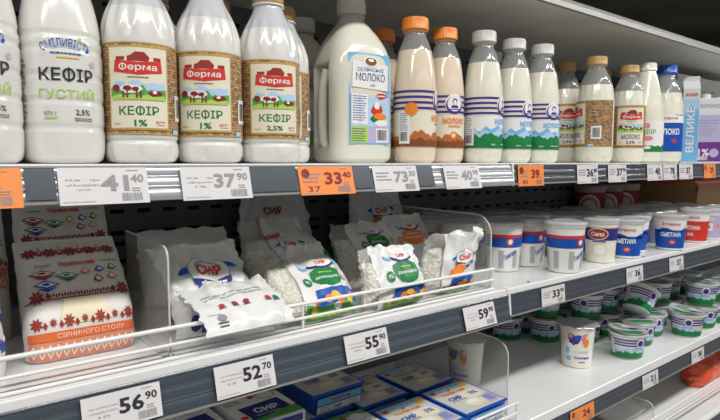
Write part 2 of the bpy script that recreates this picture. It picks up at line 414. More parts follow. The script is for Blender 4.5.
def jug():
    t = thing('milk_jug', 'x', 'milk jug')
    sec = [(.044, .044, 0), (.050, .050, .006), (.0515, .0515, .015), (.0515, .0515, .05), (.0515, .0515, .10), (.0515, .0515, .145), (.0495, .0495, .165), (.0445, .0445, .184), (.036, .036, .202), (.027, .027, .216), (.0215, .0215, .224), (.0200, .0200, .229), (.0200, .0200, .236)]
    n = 96; mb = MB(); v = []; zs = []
    def abz(z):
        for q, w in zip(sec, sec[1:]):
            if q[2] <= z <= w[2]:
                k = (z - q[2]) / (w[2] - q[2]); return q[0] + (w[0] - q[0]) * k
        return sec[-1][0]
    prof = smoothprof([(a, z) for a, _, z in sec], 5)
    sec = [(a * 1.0, b, z * .965) for a, b, z in sec]; prof = smoothprof([(a, z) for a, _, z in sec], 5)
    for a, z in prof:
        e = 4.5 if z < .16 else 4.5 - 2.5 * min(1, (z - .16) / .06)
        for j in range(n):
            th = 2 * PI * j / n; c, s = math.sin(th), -math.cos(th)
            rr = a / (abs(c) ** e + abs(s) ** e) ** (1 / e)
            x, y = rr * c, rr * s
            # finger hollow behind the grip: on the left rear part of the side
            if x < 0:
                k = max(0, 1 - ((z - .088) / .062) ** 4) if abs(z - .088) < .062 else 0
                m_ = max(0, 1 - (abs(y - .004) / .024) ** 4) if abs(y - .004) < .024 else 0
                x += .034 * min(1, 1.6 * k) * min(1, 1.4 * m_)
            v.append((x, y, z))
    f = []
    for i in range(len(prof) - 1):
        for j in range(n):
            k = (j + 1) % n; f.append((i * n + j, i * n + k, (i + 1) * n + k, (i + 1) * n + j))
    f.append(tuple(range(n))[::-1]); f.append(tuple(range((len(prof) - 1) * n, len(prof) * n)))
    mb.add(v, f, 'jug'); part('body', mb, t, 60)
    h = MB(); h.tube([(-.040, .004, .022), (-.0465, .006, .035), (-.0475, .007, .06), (-.0475, .007, .09), (-.0465, .006, .12), (-.041, .004, .142)], .0075, 'jug', 14); part('handle', h, t, 80)
    h = MB(); h.lathe([(.0205, .220), (.0235, .221), (.0235, .224), (.0205, .225)], 'clear', 40); part('neck', h, t, 60)
    part('cap', cap_mb(.0225, .2275, .249, 'wcapA'), t)
    A = Art(lambda s, z, off: (s, -abz(z) - off, z), None)
    A.rect(-.033, .028, .038, .162, 'sky', 0); A.rect(-.031, .030, .036, .055, 'lilac', 1); A.rect(-.031, .055, .036, .098, 'lblue', 1)
    A.poly([(-.029, .112), (.033, .108), (.034, .146), (-.027, .150)], 'white', 2)
    A.ell(.004, .150, .013, .008, 'white', 3); A.ell(.004, .150, .010, .006, 'brown', 4); A.blob(.004, .152, .006, .003, 'white', 5)
    A.text('МОЛОКО', .003, .127, .0115, 'navy', 3, 0, w=.050); A.text('СЕЛЯНСЬКЕ', .003, .138, .0055, 'blue', 3, 0, w=.046)
    A.text('2,5%', .006, .115, .004, 'blue', 3, .01)
    A.rect(-.030, .058, -.002, .102, 'white', 2); A.lines(-.028, .098, .024, 11, .0035, .0012, 'blue', 3, .2); A.rect(-.016, .058, -.0155, .102, 'blue', 3)
    A.blob(.022, .100, .011, .005, 'red', 3, 2); A.lines(.014, .099, .014, 1, .002, .002, 'white', 4, 0)
    A.blob(.014, .078, .012, .014, 'red', 2, 4, 12, .5); A.blob(.020, .070, .013, .006, 'orng', 3, 5); A.blob(.014, .086, .006, .007, 'white', 4, 6); A.blob(.022, .060, .012, .006, 'white', 3, 8); A.blob(.010, .066, .008, .006, 'dgreen', 2, 8)
    A.rect(-.031, .030, -.002, .054, 'lime', 2); A.lines(-.029, .050, .024, 6, .0035, .0012, 'navy', 3, .2, 3)
    A.rect(.012, .031, .034, .052, 'white', 3); A.bars(.014, .034, .018, .016, 'black', 4)
    part('label', A.mb, t, 0)
    return t
def blue_milk():
    p = smoothprof([(.034, 0), (.0395, .004), (.0425, .014), (.0430, .03), (.0430, .08), (.0425, .125), (.0405, .150), (.0370, .172), (.0330, .188), (.0270, .203), (.0215, .215), (.0190, .222)], 4)
    t = thing('milk_bottle', 'x', 'milk bottle')
    fl = lambda a, z: .02 * math.cos(14 * a) * min(1, (z - .125) / .03) if z > .125 else 0
    mb = MB(); lo = [q for q in p if q[1] <= .176]; hi = [lo[-1]] + [q for q in p if q[1] > .176]
    mb.lathe(lo, 'milkY', 84, fl); part('body', mb, t, 60)
    mb = MB(); mb.lathe(hi + [(.021, .2225), (.021, .2245), (.0185, .226), (.0185, .230)], 'clear', 56, None, False, False); part('neck', mb, t, 60)
    part('cap', cap_mb(.0255, .226, .247, 'bcap'), t)
    A = Art(lsurf(p, .043), .004); W = PI * .043 * .98
    A.rect(-W, .028, W, .120, 'blue', 0); A.hills(-W, W, .100, .124, 'white', 1, 20, 4, .3)
    A.text('Яготинське', .008, .112, .008, 'red', 2, .02, w=.045); A.text('МОЛОКО', .004, .078, .016, 'white', 1, .03, w=.066)
    A.ell(.022, .055, .007, .005, 'red', 1); A.rect(-.034, .034, -.016, .058, 'white', 1); A.bars(-.032, .037, .014, .018, 'black', 2)
    part('label', A.mb, t, 0); return t
def green_kefir():
    p = smoothprof([(.032, 0), (.0375, .004), (.0405, .014), (.0410, .03), (.0410, .08), (.0408, .105), (.0390, .135), (.0350, .165), (.0300, .19), (.0255, .21), (.0215, .226), (.0195, .232)], 4); p = [(a, z * .95) for a, z in p]
    t = thing('kefir_bottle', 'x', 'kefir bottle'); mb = MB(); mb.lathe(p, 'milkY', 64); part('body', mb, t, 60)
    part('cap', cap_mb(.0215, .2212, .2405, 'milkY'), t)
    A = Art(lsurf(p, .041), .004); W = PI * .041 * .98
    A.rect(-W, .034, W, .100, 'white', 0); A.blob(.004, .088, .010, .008, 'pink', 1); A.text('КЕФІР', .006, .074, .012, 'mgreen', 1, .02, w=.040)
    A.ell(.006, .058, .014, .006, 'pink', 1); A.hills(-W, W, .026, .045, 'green', 1, 30, 3, .4); A.blob(.006, .036, .012, .004, 'white', 2)
    part('label', A.mb, t, 0); return t

# ------------------------------------------------------------------ shelves and case
SA, SB, SC, SE, SD = 1.398, 1.178, .917, .668, 1.690
XJ = .800      # joint between the two case units
def shelf(name, label, z, x0, x1, lip, kind, rail_h, topmat='shelf', proj=.011):
    t = thing(name, label, 'shelf', (0, 0, 0))
    mb = MB(); mb.prism_x([(.6, z - lip), (.6, z - .0015), (.6015, z), (.990, z), (.990, z - .018), (.625, z - .018), (.622, z - .030), (.606, z - .030), (.606, z - lip)], x0, x1, topmat)
    part('plate', mb, t, 0)
    # ribbed price rail, its foot standing forward so it faces up a little
    za, zb = z - lip, z - lip - rail_h; N = 40; pr_ = []
    for i in range(N + 1):
        k = i / N; y = .6005 - proj * k; zz = za + (zb - za) * k
        rib = .0014 * (abs(math.sin(k * PI * 3.0)) ** .6) + (.0016 if k < .06 or k > .95 else 0) + (.0007 if .30 < k < .34 or .62 < k < .66 else 0)
        pr_.append((y - rib, zz))
    poly = pr_ + [(.6005 - proj + .003, zb), (.6045, za)]
    mb = MB(); mb.prism_x(poly, x0, x1, kind); part('price_rail', mb, t, 35)
    mb = MB(); mb.prism_x([(.6005 - proj - .0022, zb + .0022), (.6005 - proj - .0026, zb - .0005), (.6005 - proj + .004, zb - .0012), (.6005 - proj + .004, zb + .001)], x0, x1, 'lip'); part('rail_edge', mb, t, 35, 'pale edge along the rail foot')
    return t
tops = {}
for nm, z, lip, rh in (('A', SA, .0015, .0355), ('B', SB, .010, .040), ('C', SC, .020, .036), ('E', SE, .009, .036)):
    w = {'A': 'upper', 'B': 'middle', 'C': 'lower', 'E': 'bottom'}[nm]
    l = shelf('refrigerator_shelf', {'A': 'upper white shelf under the kefir bottles, left case unit', 'B': 'middle white shelf under the bagged curd, left case unit', 'C': 'lower white shelf under the flat curd tubs, left case unit', 'E': 'bottom white shelf of the left case unit'}[nm], z, -.55, XJ - .0012, lip, 'railSheen' if nm == 'A' else 'rail', rh + (.004 if nm == 'B' else 0))
    r = shelf('refrigerator_shelf', {'A': 'upper white shelf under the tan capped milk bottles, right case unit', 'B': 'middle white shelf under the sour cream cups, right case unit', 'C': 'lower white shelf under the small striped cups, right case unit', 'E': 'bottom white shelf under the red pack, right case unit'}[nm], z, XJ + .0012, 3.4, lip, 'railD', rh, proj=.003)
    tops[nm] = (l, r)
# white end caps of the rails at the joint and small black screws on the shelf lips
for nm, (l, r) in tops.items():
    z = {'A': SA - .0015, 'B': SB - .010, 'C': SC - .020, 'E': SE - .009}[nm]
    mb = MB(); mb.prism_x([(.5965, z), (.5965 - .003, z - .036), (.5965 - .001, z - .038), (.6045, z)], XJ + .0016, XJ + .0060, 'joint'); part('rail_end', mb, r, 0, 'white plastic end of the price rail')
    mb = MB()
    for x in (.88, 1.33, 1.72):
        mb.lathe([(.003, z + .010 if nm in 'BC' else z), (.003, z + (.0108 if nm in 'BC' else .0012))], 'slot', 12, None, True, True, x, .612)
    if nm in 'BC': part('screw', mb, r, 0)
# slate coloured insert strips that break the lamp sheen painted on the upper shelf rail
for x0, x1 in ((.076, .101), (.304, .3675), (.455, .486), (.573, .606)):
    y0 = .6005; mb = MB(); mb.prism_x([(y0 - .0035, SA - .004), (y0 - .0135, SA - .033), (y0 - .0128, SA - .033), (y0 - .0028, SA - .004)], x0, x1, 'rail'); part('insert_strip', mb, tops['A'][0], 0, 'dark slate insert strip')
# shelf above
t = thing('canopy_shelf', 'grey steel top shelf of the case over the milk bottles', 'shelf', (0, 0, 0))
mb = MB(); mb.box(-.55, .606, SD, 3.4, .99, SD + .012, 'under'); part('plate', mb, t, 0)
mb = MB(); mb.prism_x([(.598, SD - .006), (.606, SD - .006), (.606, SD + .012), (.603, SD + .012), (.599, SD + .004)], -.55, 3.4, 'lip'); part('front_lip', mb, t, 0, 'pale front lip')
mb = MB(); mb.box(-.55, .99, .2, 3.4, 1.02, 1.702, 'back')
for zc in (1.3169, 1.2803, 1.262, 1.232, 1.655, 1.62, 1.06, 1.03):
    x = -.5
    while x < 3.35:
        mb.box(x, .9893, zc - .0035, x + .022, .9901, zc + .0035, 'slot'); x += .044
struct('wall_back', mb)
mb = MB(); mb.box(-.60, .6, .2, -.552, 1.02, 1.702, 'back'); struct('wall_left', mb)
mb = MB(); mb.box(3.402, .6, .2, 3.45, 1.02, 1.702, 'back'); struct('wall_right', mb)
mb = MB(); mb.box(-8, -8, -.02, 16, 14, 0, mat('floor_tile', (.35, .34, .32), .3, var=.1, vscale=3)); struct('floor', mb)
mb = MB(); mb.box(-.60, .62, .001, 3.45, 1.02, .199, 'back'); b_ = struct('trim_1', mb)
ceil = mat('dark_ceiling', (.20, .20, .15), .8, var=.25, vscale=1.2)
mb = MB(); mb.box(-8, -8, 3.2, 16, 14, 3.25, ceil); struct('ceiling', mb)
for i, (x0, y0, x1, y1) in enumerate(((2.5, 2.2, 14, 2.35), (2.5, 4.0, 14, 4.3), (5.0, -6, 5.2, 13), (9.0, -6, 9.3, 13))):
    mb = MB(); mb.box(x0, y0, 3.02 + .01 * i, x1, y1, 3.199, mat('beam_paint', (.13, .13, .10), .8)); struct('trim_%d' % (i + 2), mb)

# ------------------------------------------------------------------ price tags
def price_tag(xl, zt, w, big, small, col='tag', h=.037, lines=None, label='', yoff=0., tilt=11 / 40, rot=0., fs=1., sub=None, dark='black'):
    root = thing('price_tag', label, 'price tag', (xl, (.5945 if xl < XJ else .5968) - yoff, zt), 0, 'price tags on the shelf rails')
    if xl > XJ: tilt = .075
    ex = Vector((math.cos(rot), 0, math.sin(rot))); ey = Vector((0, tilt, 1)).normalized(); ey = (ey - ex * ey.dot(ex)).normalized()
    n = ex.cross(ey).normalized()
    mb = MB(); P = [ex * a + ey * b - n * d for d in (0, .0006) for a, b in ((0, -h), (w, -h), (w, 0), (0, 0))]
    mb.add(P, [(0, 1, 2, 3), (7, 6, 5, 4), (0, 4, 5, 1), (1, 5, 6, 2), (2, 6, 7, 3), (3, 7, 4, 0)], col)
    part('card', mb, root, 0)
    A = Art(plane_surf((0, 0, 0), ex, ey), None, .0003, .0002)
    k = w / .08
    ink_ = dark
    bw = .0255 * k * fs * (len(big) / 2)
    A.text(big, w * .66 - (.004 * k if small else 0), -h * .43, h * .44, ink_, 1, .03, w=bw)
    if small: A.text(small, w * .66 + bw / 2 + .0042 * k, -h * .31, h * .23, ink_, 1, .02, w=.0125 * k)
    for i, s_ in enumerate(lines or []): A.text(s_, w * .26, -h * (.34 + .13 * i), h * .065, 'grey', 1, 0, w=w * (.36 if i < 2 else .15))
    if not lines: A.lines(w * .06, -h * .30, w * .36, 3, h * .13, h * .05, 'grey', 1, .35, int(xl * 100))
    A.bars(w * .68, -h * .93, w * .24, h * .22, 'grey', 1, int(xl * 77))
    A.lines(w * .80, -h * .60, w * .10, 2, h * .07, h * .03, 'grey', 1, .1)
    A.lines(w * .04, -h * .93, w * .35, 1, h * .1, h * .03, 'lgrey', 1, .2, 8); A.lines(w * .75, -h * .10, w * .14, 1, h * .1, h * .025, 'grey', 1, .1)
    if col == 'tagO':
        A.ell(w * .12, -h * .25, h * .16, h * .16, 'maroon', 1)
        if sub: A.text(sub, w * .24, -h * .80, h * .20, 'maroon', 1, 0, w=w * .22)
    part('printing', A.mb, root, 0)
    return root
ZA = SA - .0035
price_tag(-.020, ZA, .0935, '33', '', 'tagO', label='orange sale price tag at the far left end of the upper rail', dark='maroon')
price_tag(.1028, ZA, .083, '41', '40', lines=['Кефір', '«Молокія»', 'густий'], label='white price tag 41.40 under the Сміливість kefir', dark='grey')
price_tag(.2209, ZA, .082, '37', '90', lines=['Кефір', '«Ферма»', '1%'], label='white price tag 37.90 below the second wicker label bottle', dark='grey')
price_tag(.3689, ZA, .0845, '33', '40', 'tagO', label='orange sale price tag 37 33 under the milk jug', sub='37', dark='maroon')
price_tag(.488, ZA, .083, '73', '30', label='white price tag 73 right of the orange tag under the jug', dark='grey')
price_tag(.628, ZA, .082, '40', '90', label='white price tag 40 under the striped milk bottles', dark='grey')
price_tag(.8184, ZA, .076, '39', '', 'tagO', label='orange price tag just right of the joint in the upper rail', sub='45', dark='maroon')
price_tag(1.006, ZA, .076, '36', '80', label='white price tag 36 on the dark upper rail', dark='black')
price_tag(1.1235, ZA, .076, '37', '90', label='white price tag 37 on the dark upper rail', dark='black')
price_tag(1.2956, ZA, .076, '40', '', label='white price tag 40, left of three close tags on the upper rail', dark='black')
price_tag(1.376, ZA, .072, '78', '', label='white price tag 78, middle of three close tags on the upper rail', dark='black')
price_tag(1.462, ZA, .078, '37', '', label='white price tag 37, right of three close tags on the upper rail', dark='black')
price_tag(1.61, ZA, .076, '29', '', 'tagO', label='orange price tag near the right end of the upper rail', dark='maroon')
ZB = SB - .0135
price_tag(.1142, ZB, .078, '56', '90', h=.036, lines=['Сир кисломолочний', '«Український»', '9 5%'], label='white price tag 56.90 under the embroidered paper pack')
price_tag(.2540, ZB, .0765, '52', '70', h=.037, lines=['Сир кисломолочний', '«Фермерський»', '5% 350г'], label='white price tag 52.70 under the blue shield curd bag')
price_tag(.4395, ZB, .0755, '55', '90', h=.037, lines=['Сир кисломолочний', '«Домашній»', '9%'], label='white price tag 55.90 between the two green shield curd bags')
price_tag(.6784, ZB, .077, '59', '90', h=.037, lines=['Сир кисломолочний', '«Домашній»', '5%'], label='white price tag 59 left of the rail joint')
price_tag(.899, ZB, .0765, '33', '90', h=.034, label='white price tag 33 under the first red banded cups')
price_tag(1.2196, ZB, .0765, '36', '', h=.034, label='white price tag 36 under the blue sour cream cups')
price_tag(1.4328, ZB, .0790, '37', '', h=.034, label='white price tag 37 under the single blue front cup')
price_tag(2.05, ZB, .08, '42', '', h=.034, label='white price tag 42 at the far right of the middle rail')
ZC = SC - .0225
price_tag(1.0114, ZC, .090, '24', '', 'tagO', h=.034, label='orange price tag on the lower rail', sub='31', dark='maroon')
price_tag(1.3187, ZC, .080, '21', '', h=.034, label='white price tag 21 on the lower rail below the open cup')
price_tag(1.5943, ZC, .080, '30', '', h=.034, label='white price tag 30 on the lower rail below the green lidded cup')
price_tag(1.80, ZC, .080, '28', '', h=.034, label='white price tag at the right end of the lower rail')

# ------------------------------------------------------------------ clear dividers and wire rails
def divider(x, z, y0, y1, h, rr, label):
    root = thing('shelf_divider', label, 'shelf divider', (x, y0, z + .0008)); n = 12
    pts = [(0, 0), (0, h - rr)] + [(rr - rr * math.cos(a), h - rr + rr * math.sin(a)) for a in [PI / 2 * i / n for i in range(1, n + 1)]] + [(y1 - y0, h + .004), (y1 - y0, 0)]
    T = .0010; mb = MB(); N = len(pts)
    V = [(s, y, zz) for s in (-T, T) for y, zz in pts]
    mb.add(V, [tuple(range(N))], 'acryl'); 
    part('sheet', mb, root, 0)
    mb = MB(); mb.tube([(0, y, zz) for y, zz in pts[:-1]], .0013, 'acryl_edge', 8); part('edge', mb, root, 60, 'bright polished edge of the clear sheet')
    mb = MB(); mb.box(-.006, .002, -.0006, .006, y1 - y0, .0012, 'acryl_edge'); part('foot', mb, root, 0)
divider(.2135, SB, .618, .775, .126, .014, 'clear upright divider between the embroidered packs and blue shield bag')
divider(.7815, SB, .622, .96, .128, .035, 'clear round cornered divider between curd bags and cups')
divider(.8620, SC, .640, .96, .142, .030, 'clear divider right of the flat curd tubs')
divider(1.44, SE, .62, .96, .12, .02, 'clear divider beside the red pack on the bottom shelf')

def wire_rail(x0, x1, z, hs, posts, label, y=.610, ends=(0, 0)):
    root = thing('wire_guard_rail', label, 'wire rail', (0, 0, 0))
    for hgt in hs:
        mb = MB(); mb.tube([(x0, y, z + hgt), ((x0 + x1) / 2, y, z + hgt), (x1, y, z + hgt)], .0021 if hgt != hs[0] else .0026, 'wire', 10); part('rod', mb, root, 60)
    for px_ in posts:
        mb = MB(); mb.tube([(px_, y, z + .001), (px_, y, z + hs[0])], .0019, 'wire', 8); part('post', mb, root, 60)
    if ends[1]:
        mb = MB(); mb.tube([(x1, y, z + hs[0]), (x1 + .001, y + .01, z + hs[0]), (x1, y + .02, z + hs[0] - .012), (x1, y + .02, z + .001)], .0021, 'wire', 8); part('end_loop', mb, root, 60)
wire_rail(-.52, .776, SB, (.0375, .0185, .0028), (-.2, .385, .7735), 'white wire guard along the bagged curd, left unit')
wire_rail(.30, .852, SC, (.0375, .0185, .0028), (.55, .850), 'white wire guard in front of the flat curd tubs')
wire_rail(1.36, 3.2, SE, (.090, .066, .0028), (1.362, 2.2), 'white wire guard on the bottom shelf by the red pack')

# ------------------------------------------------------------------ upper shelf bottles
ks = kefir_smile(); k1 = kefir_ferma('1%'); k25 = kefir_ferma('2,5%'); pb = pet_milk('brown'); pg = pet_milk('green'); fm = ferma_milk(); jg = jug(); bm_ = blue_milk(); gk = green_kefir()
zA = SA + .0004
place(ks, (.0450, .640, zA), face(.045, .640, 6), 'half visible thick kefir bottle at the left picture edge', 'Сміливість kefir bottles')
place(ks, (.1210, .650, zA), face(.1235, .650, 6), 'white kefir bottle lettered Сміливість, fully visible beside the wicker labels', 'Сміливість kefir bottles')
place(k1, (.1990, .648, zA), face(.196, .648, -3), 'first of three wicker label kefir bottles, marked 1%, beside the Сміливість kefir', 'wicker label kefir bottles')
place(k1, (.2790, .648, zA), face(.2755, .648, -8), 'middle of three wicker label kefir bottles, marked 1%, above tag 37.90', 'wicker label kefir bottles')
place(k25, (.3610, .648, zA), face(.358, .648, 11), 'wicker label kefir bottle marked 2,5%, left of the milk jug', 'wicker label kefir bottles')
place(k25, (.4180, .712, zA), face(.418, .712, -4), 'wicker label kefir bottle showing between the 2,5% bottle and the jug', 'wicker label kefir bottles')
place(k1, (.2450, .738, zA), face(.26, .742, 0), 'wicker label kefir bottle behind, between the first and middle front ones', 'wicker label kefir bottles')
place(k25, (.3340, .745, zA), face(.348, .745, 0), 'tan capped kefir bottle behind, between the middle and 2,5% front ones', 'wicker label kefir bottles')
place(jg, (.5400, .708, zA), face(.540, .708, 30), 'large white handled milk jug with a blue label, in the front row', 'milk jugs')
place(jg, (.5400, .850, zA), face(.540, .85, 30), 'second milk jug standing behind the wicker label kefir and front jug', 'milk jugs')
place(pb, (.6290, .658, zA), face(.63, .66, 62), 'orange capped baked milk bottle turned sideways, right beside the jug', 'orange capped milk bottles')
place(pb, (.7170, .677, zA), face(.72, .675, 10), 'orange capped baked milk bottle showing its lady medallion and МОЛОКО', 'orange capped milk bottles')
place(pb, (.6420, .752, zA), face(.65, .76, 0), 'orange capped bottle peeking from behind the milk jug shoulder', 'orange capped milk bottles')
place(pg, (.7865, .650, zA), face(.79, .655, 50), 'first white capped striped milk bottle, beside the orange capped pair', 'white capped striped milk bottles')
place(pg, (.8800, .656, zA), face(.88, .66, 36), 'middle white capped striped milk bottle with green hills', 'white capped striped milk bottles')
place(pg, (.9640, .652, zA), face(.97, .655, 22), 'last white capped striped milk bottle, beside the tan capped ones', 'white capped striped milk bottles')
place(pg, (.9450, .760, zA), face(.96, .76, 0), 'striped milk bottle behind, its cap showing between first and middle ones', 'white capped striped milk bottles')
place(pg, (1.0620, .735, zA), face(1.1, .74, 0), 'striped milk bottle behind, its cap showing beside the last front one', 'white capped striped milk bottles')
place(fm, (1.1800, .735, zA), face(1.18, .73, 12), 'tan capped milk bottle partly hidden beside the last striped bottle', 'tan capped milk bottles')
place(fm, (1.1640, .652, zA), face(1.16, .65, -75), 'tan capped milk bottle in front, only wicker and barcode showing', 'tan capped milk bottles')
place(fm, (1.3500, .742, zA), face(1.35, .74, 16), 'tan capped milk bottle just behind the wicker sided front one', 'tan capped milk bottles')
place(fm, (1.3280, .662, zA), face(1.35, .66, 14), 'tan capped milk bottle left of the green label kefir', 'tan capped milk bottles')
place(fm, (1.1500, .830, zA), face(1.13, .84, 0), 'tan capped milk bottle in the rear row behind the striped bottles', 'tan capped milk bottles')
place(gk, (1.4120, .660, zA), face(1.46, .66, 0), 'white kefir bottle with a green and pink label left of the blue capped bottle', 'green label kefir bottles')
place(bm_, (1.5250, .664, zA), face(1.57, .67, 4), 'blue capped milk bottle with a bright blue label', 'blue capped milk bottles')
def carton(w, h, kind, label, loc, rz):
    t = thing('milk_carton', label, 'milk carton', loc, rz, 'cartons at the right end'); d = w
    mb = MB(); mb.box(-w / 2, -d / 2, 0, w / 2, d / 2, h, 'carton')
    if kind == 'gable':
        g = h + .022; mb.add([(-w / 2, -d / 2, h), (w / 2, -d / 2, h), (w / 2, d / 2, h), (-w / 2, d / 2, h), (-w / 2, 0, g), (w / 2, 0, g), (-w / 2, 0, g + .013), (w / 2, 0, g + .013)],
               [(0, 1, 5, 4), (3, 4, 5, 2), (0, 4, 3), (1, 2, 5), (4, 5, 7, 6)], 'carton')
    part('body', mb, t, 0, mod=.0012)
    for i, (o, ex) in enumerate((((0, -d / 2, 0), (1, 0, 0)), ((-w / 2, 0, 0), (0, -1, 0)))):
        A = Art(plane_surf(o, ex, (0, 0, 1)), None, .0006)
        q = w / 2 - .001
        if kind == 'gable':
            A.rect(-q, .003, q, h * .86, 'lblue', 0); A.poly([(-q, .003), (q, .003), (q, h * .70), (0, h * .78), (-q, h * .60)], 'sky', 1)
            A.text('ВЕЛИКЕ', 0, h * .45, .018, 'white', 2, .02, w=h * .62, rot=PI / 2); A.text('молоко', 0, h * .92, .008, 'red', 2, .02, w=q * 1.5)
        else:
            A.rect(-q, .003, q, h * .32, 'violet', 1); A.rect(-q, h * .32, q, h * .74, 'lilac', 0); A.text('МОЛОКО', 0, h * .88, .010, 'grey', 1, .01, w=q * 1.6)
            A.text('1%', -.008, h * .16, .02, 'white', 2, .02); A.ell(.018, h * .15, .012, .012, 'lilac', 2); A.bars(-q * .8, h * .04, q * .9, h * .06, 'white', 2); A.lines(-q * .8, h * .65, q * 1.6, 6, .008, .002, 'grey', 1, .4)
        part('front_print' if i == 0 else 'side_print', A.mb, t, 0)
    if kind != 'gable':
        mb = MB(); mb.lathe([(.012, h), (.012, h + .012), (.010, h + .013)], 'wcapA', 24, None, True, True, 0, -.012); part('cap', mb, t)
    return t
carton(.040, .196, 'gable', 'blue and white gable top carton lettered ВЕЛИКЕ', (1.6500, .652, zA), face(1.69, .66, 6))
carton(.072, .178, 'brick', 'lilac and violet milk carton at the right picture edge', (1.7600, .660, zA), face(1.84, .66, 20))
carton(.072, .178, 'brick', 'lilac carton hidden mostly behind the front lilac one', (1.880, .662, zA), face(1.9, .665, 0))
t = thing('shipping_tray', 'upright clear and white carton tray behind the blue capped bottle', 'tray', (2.02, .785, zA), 0)
mb = MB(); mb.box(-.25, -.05, 0, .26, .05, .262, 'carton'); part('box', mb, t, 0, mod=.002)
A = Art(plane_surf((0, -.05, 0), (1, 0, 0), (0, 0, 1)), None, .0006); A.ell(.0, .21, .016, .016, 'grey', 1); A.ell(.0, .21, .011, .011, 'white', 2); A.lines(-.15, .22, .1, 2, .008, .003, 'grey', 1); part('printing', A.mb, t, 0)

# ------------------------------------------------------------------ pouches and bags
def catmull(pts, t):
    n = len(pts) - 1; x = min(max(t, 0), .99999) * n; i = int(x); f = x - i
    a = pts[max(i - 1, 0)]; b = pts[i]; c = pts[i + 1]; d = pts[min(i + 2, n)]
    return [.5 * (2 * b[j] + (-a[j] + c[j]) * f + (2 * a[j] - 5 * b[j] + 4 * c[j] - d[j]) * f * f + (-a[j] + 3 * b[j] - 3 * c[j] + d[j]) * f ** 3) for j in range(len(b))]
class Bag:
    """spine: (y, z, half thickness, half width, x shift, twist) down the middle of the bag, bottom to top"""
    def __init__(s, spine, seed=0, wr=.003, edge=2.2, freq=22, fold=.9):
        s.fold = fold; s.sp = [tuple(p) + (0,) * (6 - len(p)) for p in spine]; s.seed = seed; s.wr = wr; s.e = edge; s.fq = freq; 
        q = [catmull(s.sp, i / 60)[:2] for i in range(61)]; s.acc = [0]
        for a, b in zip(q, q[1:]): s.acc.append(s.acc[-1] + math.dist(a, b))
        s.L = s.acc[-1]
    def tv(s, v):   # even spacing along the spine
        d = min(max(v, 0), 1) * s.L
        for i in range(60):
            if d <= s.acc[i + 1]: return (i + (d - s.acc[i]) / (s.acc[i + 1] - s.acc[i] + 1e-9)) / 60
        return 1.
    def pt(s, u, v, side, off=0.):   # u -1..1, v 0..1; side -1 front, 1 back
        p = catmull(s.sp, s.tv(v)); q = catmull(s.sp, s.tv(min(v + .02, 1))); q0 = catmull(s.sp, s.tv(max(v - .02, 0)))
        d = Vector((0, q[0] - q0[0], q[1] - q0[1])).normalized(); n = Vector((0, -d.z, d.y))   # front normal
        if n.y > 0 and abs(d.z) > .5: n = -n
        y, z, th, hw, xs, tw = p
        k = (1 - abs(u) ** s.e)
        k = max(k, 0) ** .6
        sd = s.seed * 7.3 + (50 if side > 0 else 0)
        x = u * hw
        w1 = noise.noise(Vector((x * s.fq + sd, v * s.L * s.fq * .8, sd))); w2 = 1 - abs(noise.noise(Vector((x * s.fq * 2 + sd, v * s.L * s.fq * 1.6, sd + 9)))) * 2
        amp = s.wr * (1 + 1.2 * max(0, abs(u) - .5) + 1.5 * max(0, v - .7))
        w3 = 1 - abs(noise.noise(Vector((x * 26 + (v - .5) * u * 3 + sd, v * s.L * 9, sd + 4)))) * 3.2
        disp = amp * (w1 + .5 * w2 - .4 + s.fold * w3 * (.25 + .75 * max(0, v - .35))) * (1 if side < 0 else .6) * min(1, (1 - abs(u)) * 8)
        eb = .6 * s.wr * noise.noise(Vector((u * 3, v * 9 + sd, 3))) * 2
        top = max(0, v - .8) * 5 * s.wr * s.fold * 1.6
        c = Vector((xs + x + eb * abs(u) ** 4, y, z + top * noise.noise(Vector((u * 2.6 + sd, 2, 2)))))
        N = n * ((th * k + disp + off) if side < 0 else -(th * k + disp))
        if side < 0 and th * k + disp < .0008: N = n * (.0008 + off)
        if side > 0 and th * k + disp < .0008: N = -n * .0008
        r = c + N + Vector((0, tw * u * hw, 0))
        return r
    def mesh(s, mt, mt2=None, cut=None, nu=44, nv=48):
        mb = MB(); V = []; F = []
        for side in (-1, 1):
            o = len(V)
            for j in range(nv + 1):
                for i in range(nu + 1): V.append(s.pt(-1 + 2 * i / nu, j / nv, side))
            for j in range(nv):
                for i in range(nu):
                    a = o + j * (nu + 1) + i; F.append(((a, a + 1, a + nu + 2, a + nu + 1) if side < 0 else (a, a + nu + 1, a + nu + 2, a + 1), -1 + 2 * (i + .5) / nu))
        n1 = (nu + 1) * (nv + 1)
        for j in range(nv):
            for i, uu in ((0, -1), (nu, 1)):
                a = j * (nu + 1) + i; q = (a, a + nu + 1, n1 + a + nu + 1, n1 + a); F.append((q, uu))
        for i in range(nu):
            for j in (0, nv): a = j * (nu + 1) + i; F.append(((a, a + 1, n1 + a + 1, n1 + a), -1 + 2 * (i + .5) / nu))
        if cut is None: mb.add(V, [f for f, _ in F], mt)
        else:
            lo = [f for f, u in F if not (cut[0] < u < cut[1])]; hi = [f for f, u in F if cut[0] < u < cut[1]]
            mb.add(V, lo, mt); i2 = mb.m(mt2)
            for f in hi: mb.f.append(list(f)); mb.mi.append(i2)
        return mb
    def art(s, step=.0035, off=.0012):
        hw = max(p[3] for p in s.sp)
        return Art(lambda a, b, o: s.pt(max(-1, min(1, a / hw)), max(0, min(1, b / s.L)), -1, o), step, off, .0003)
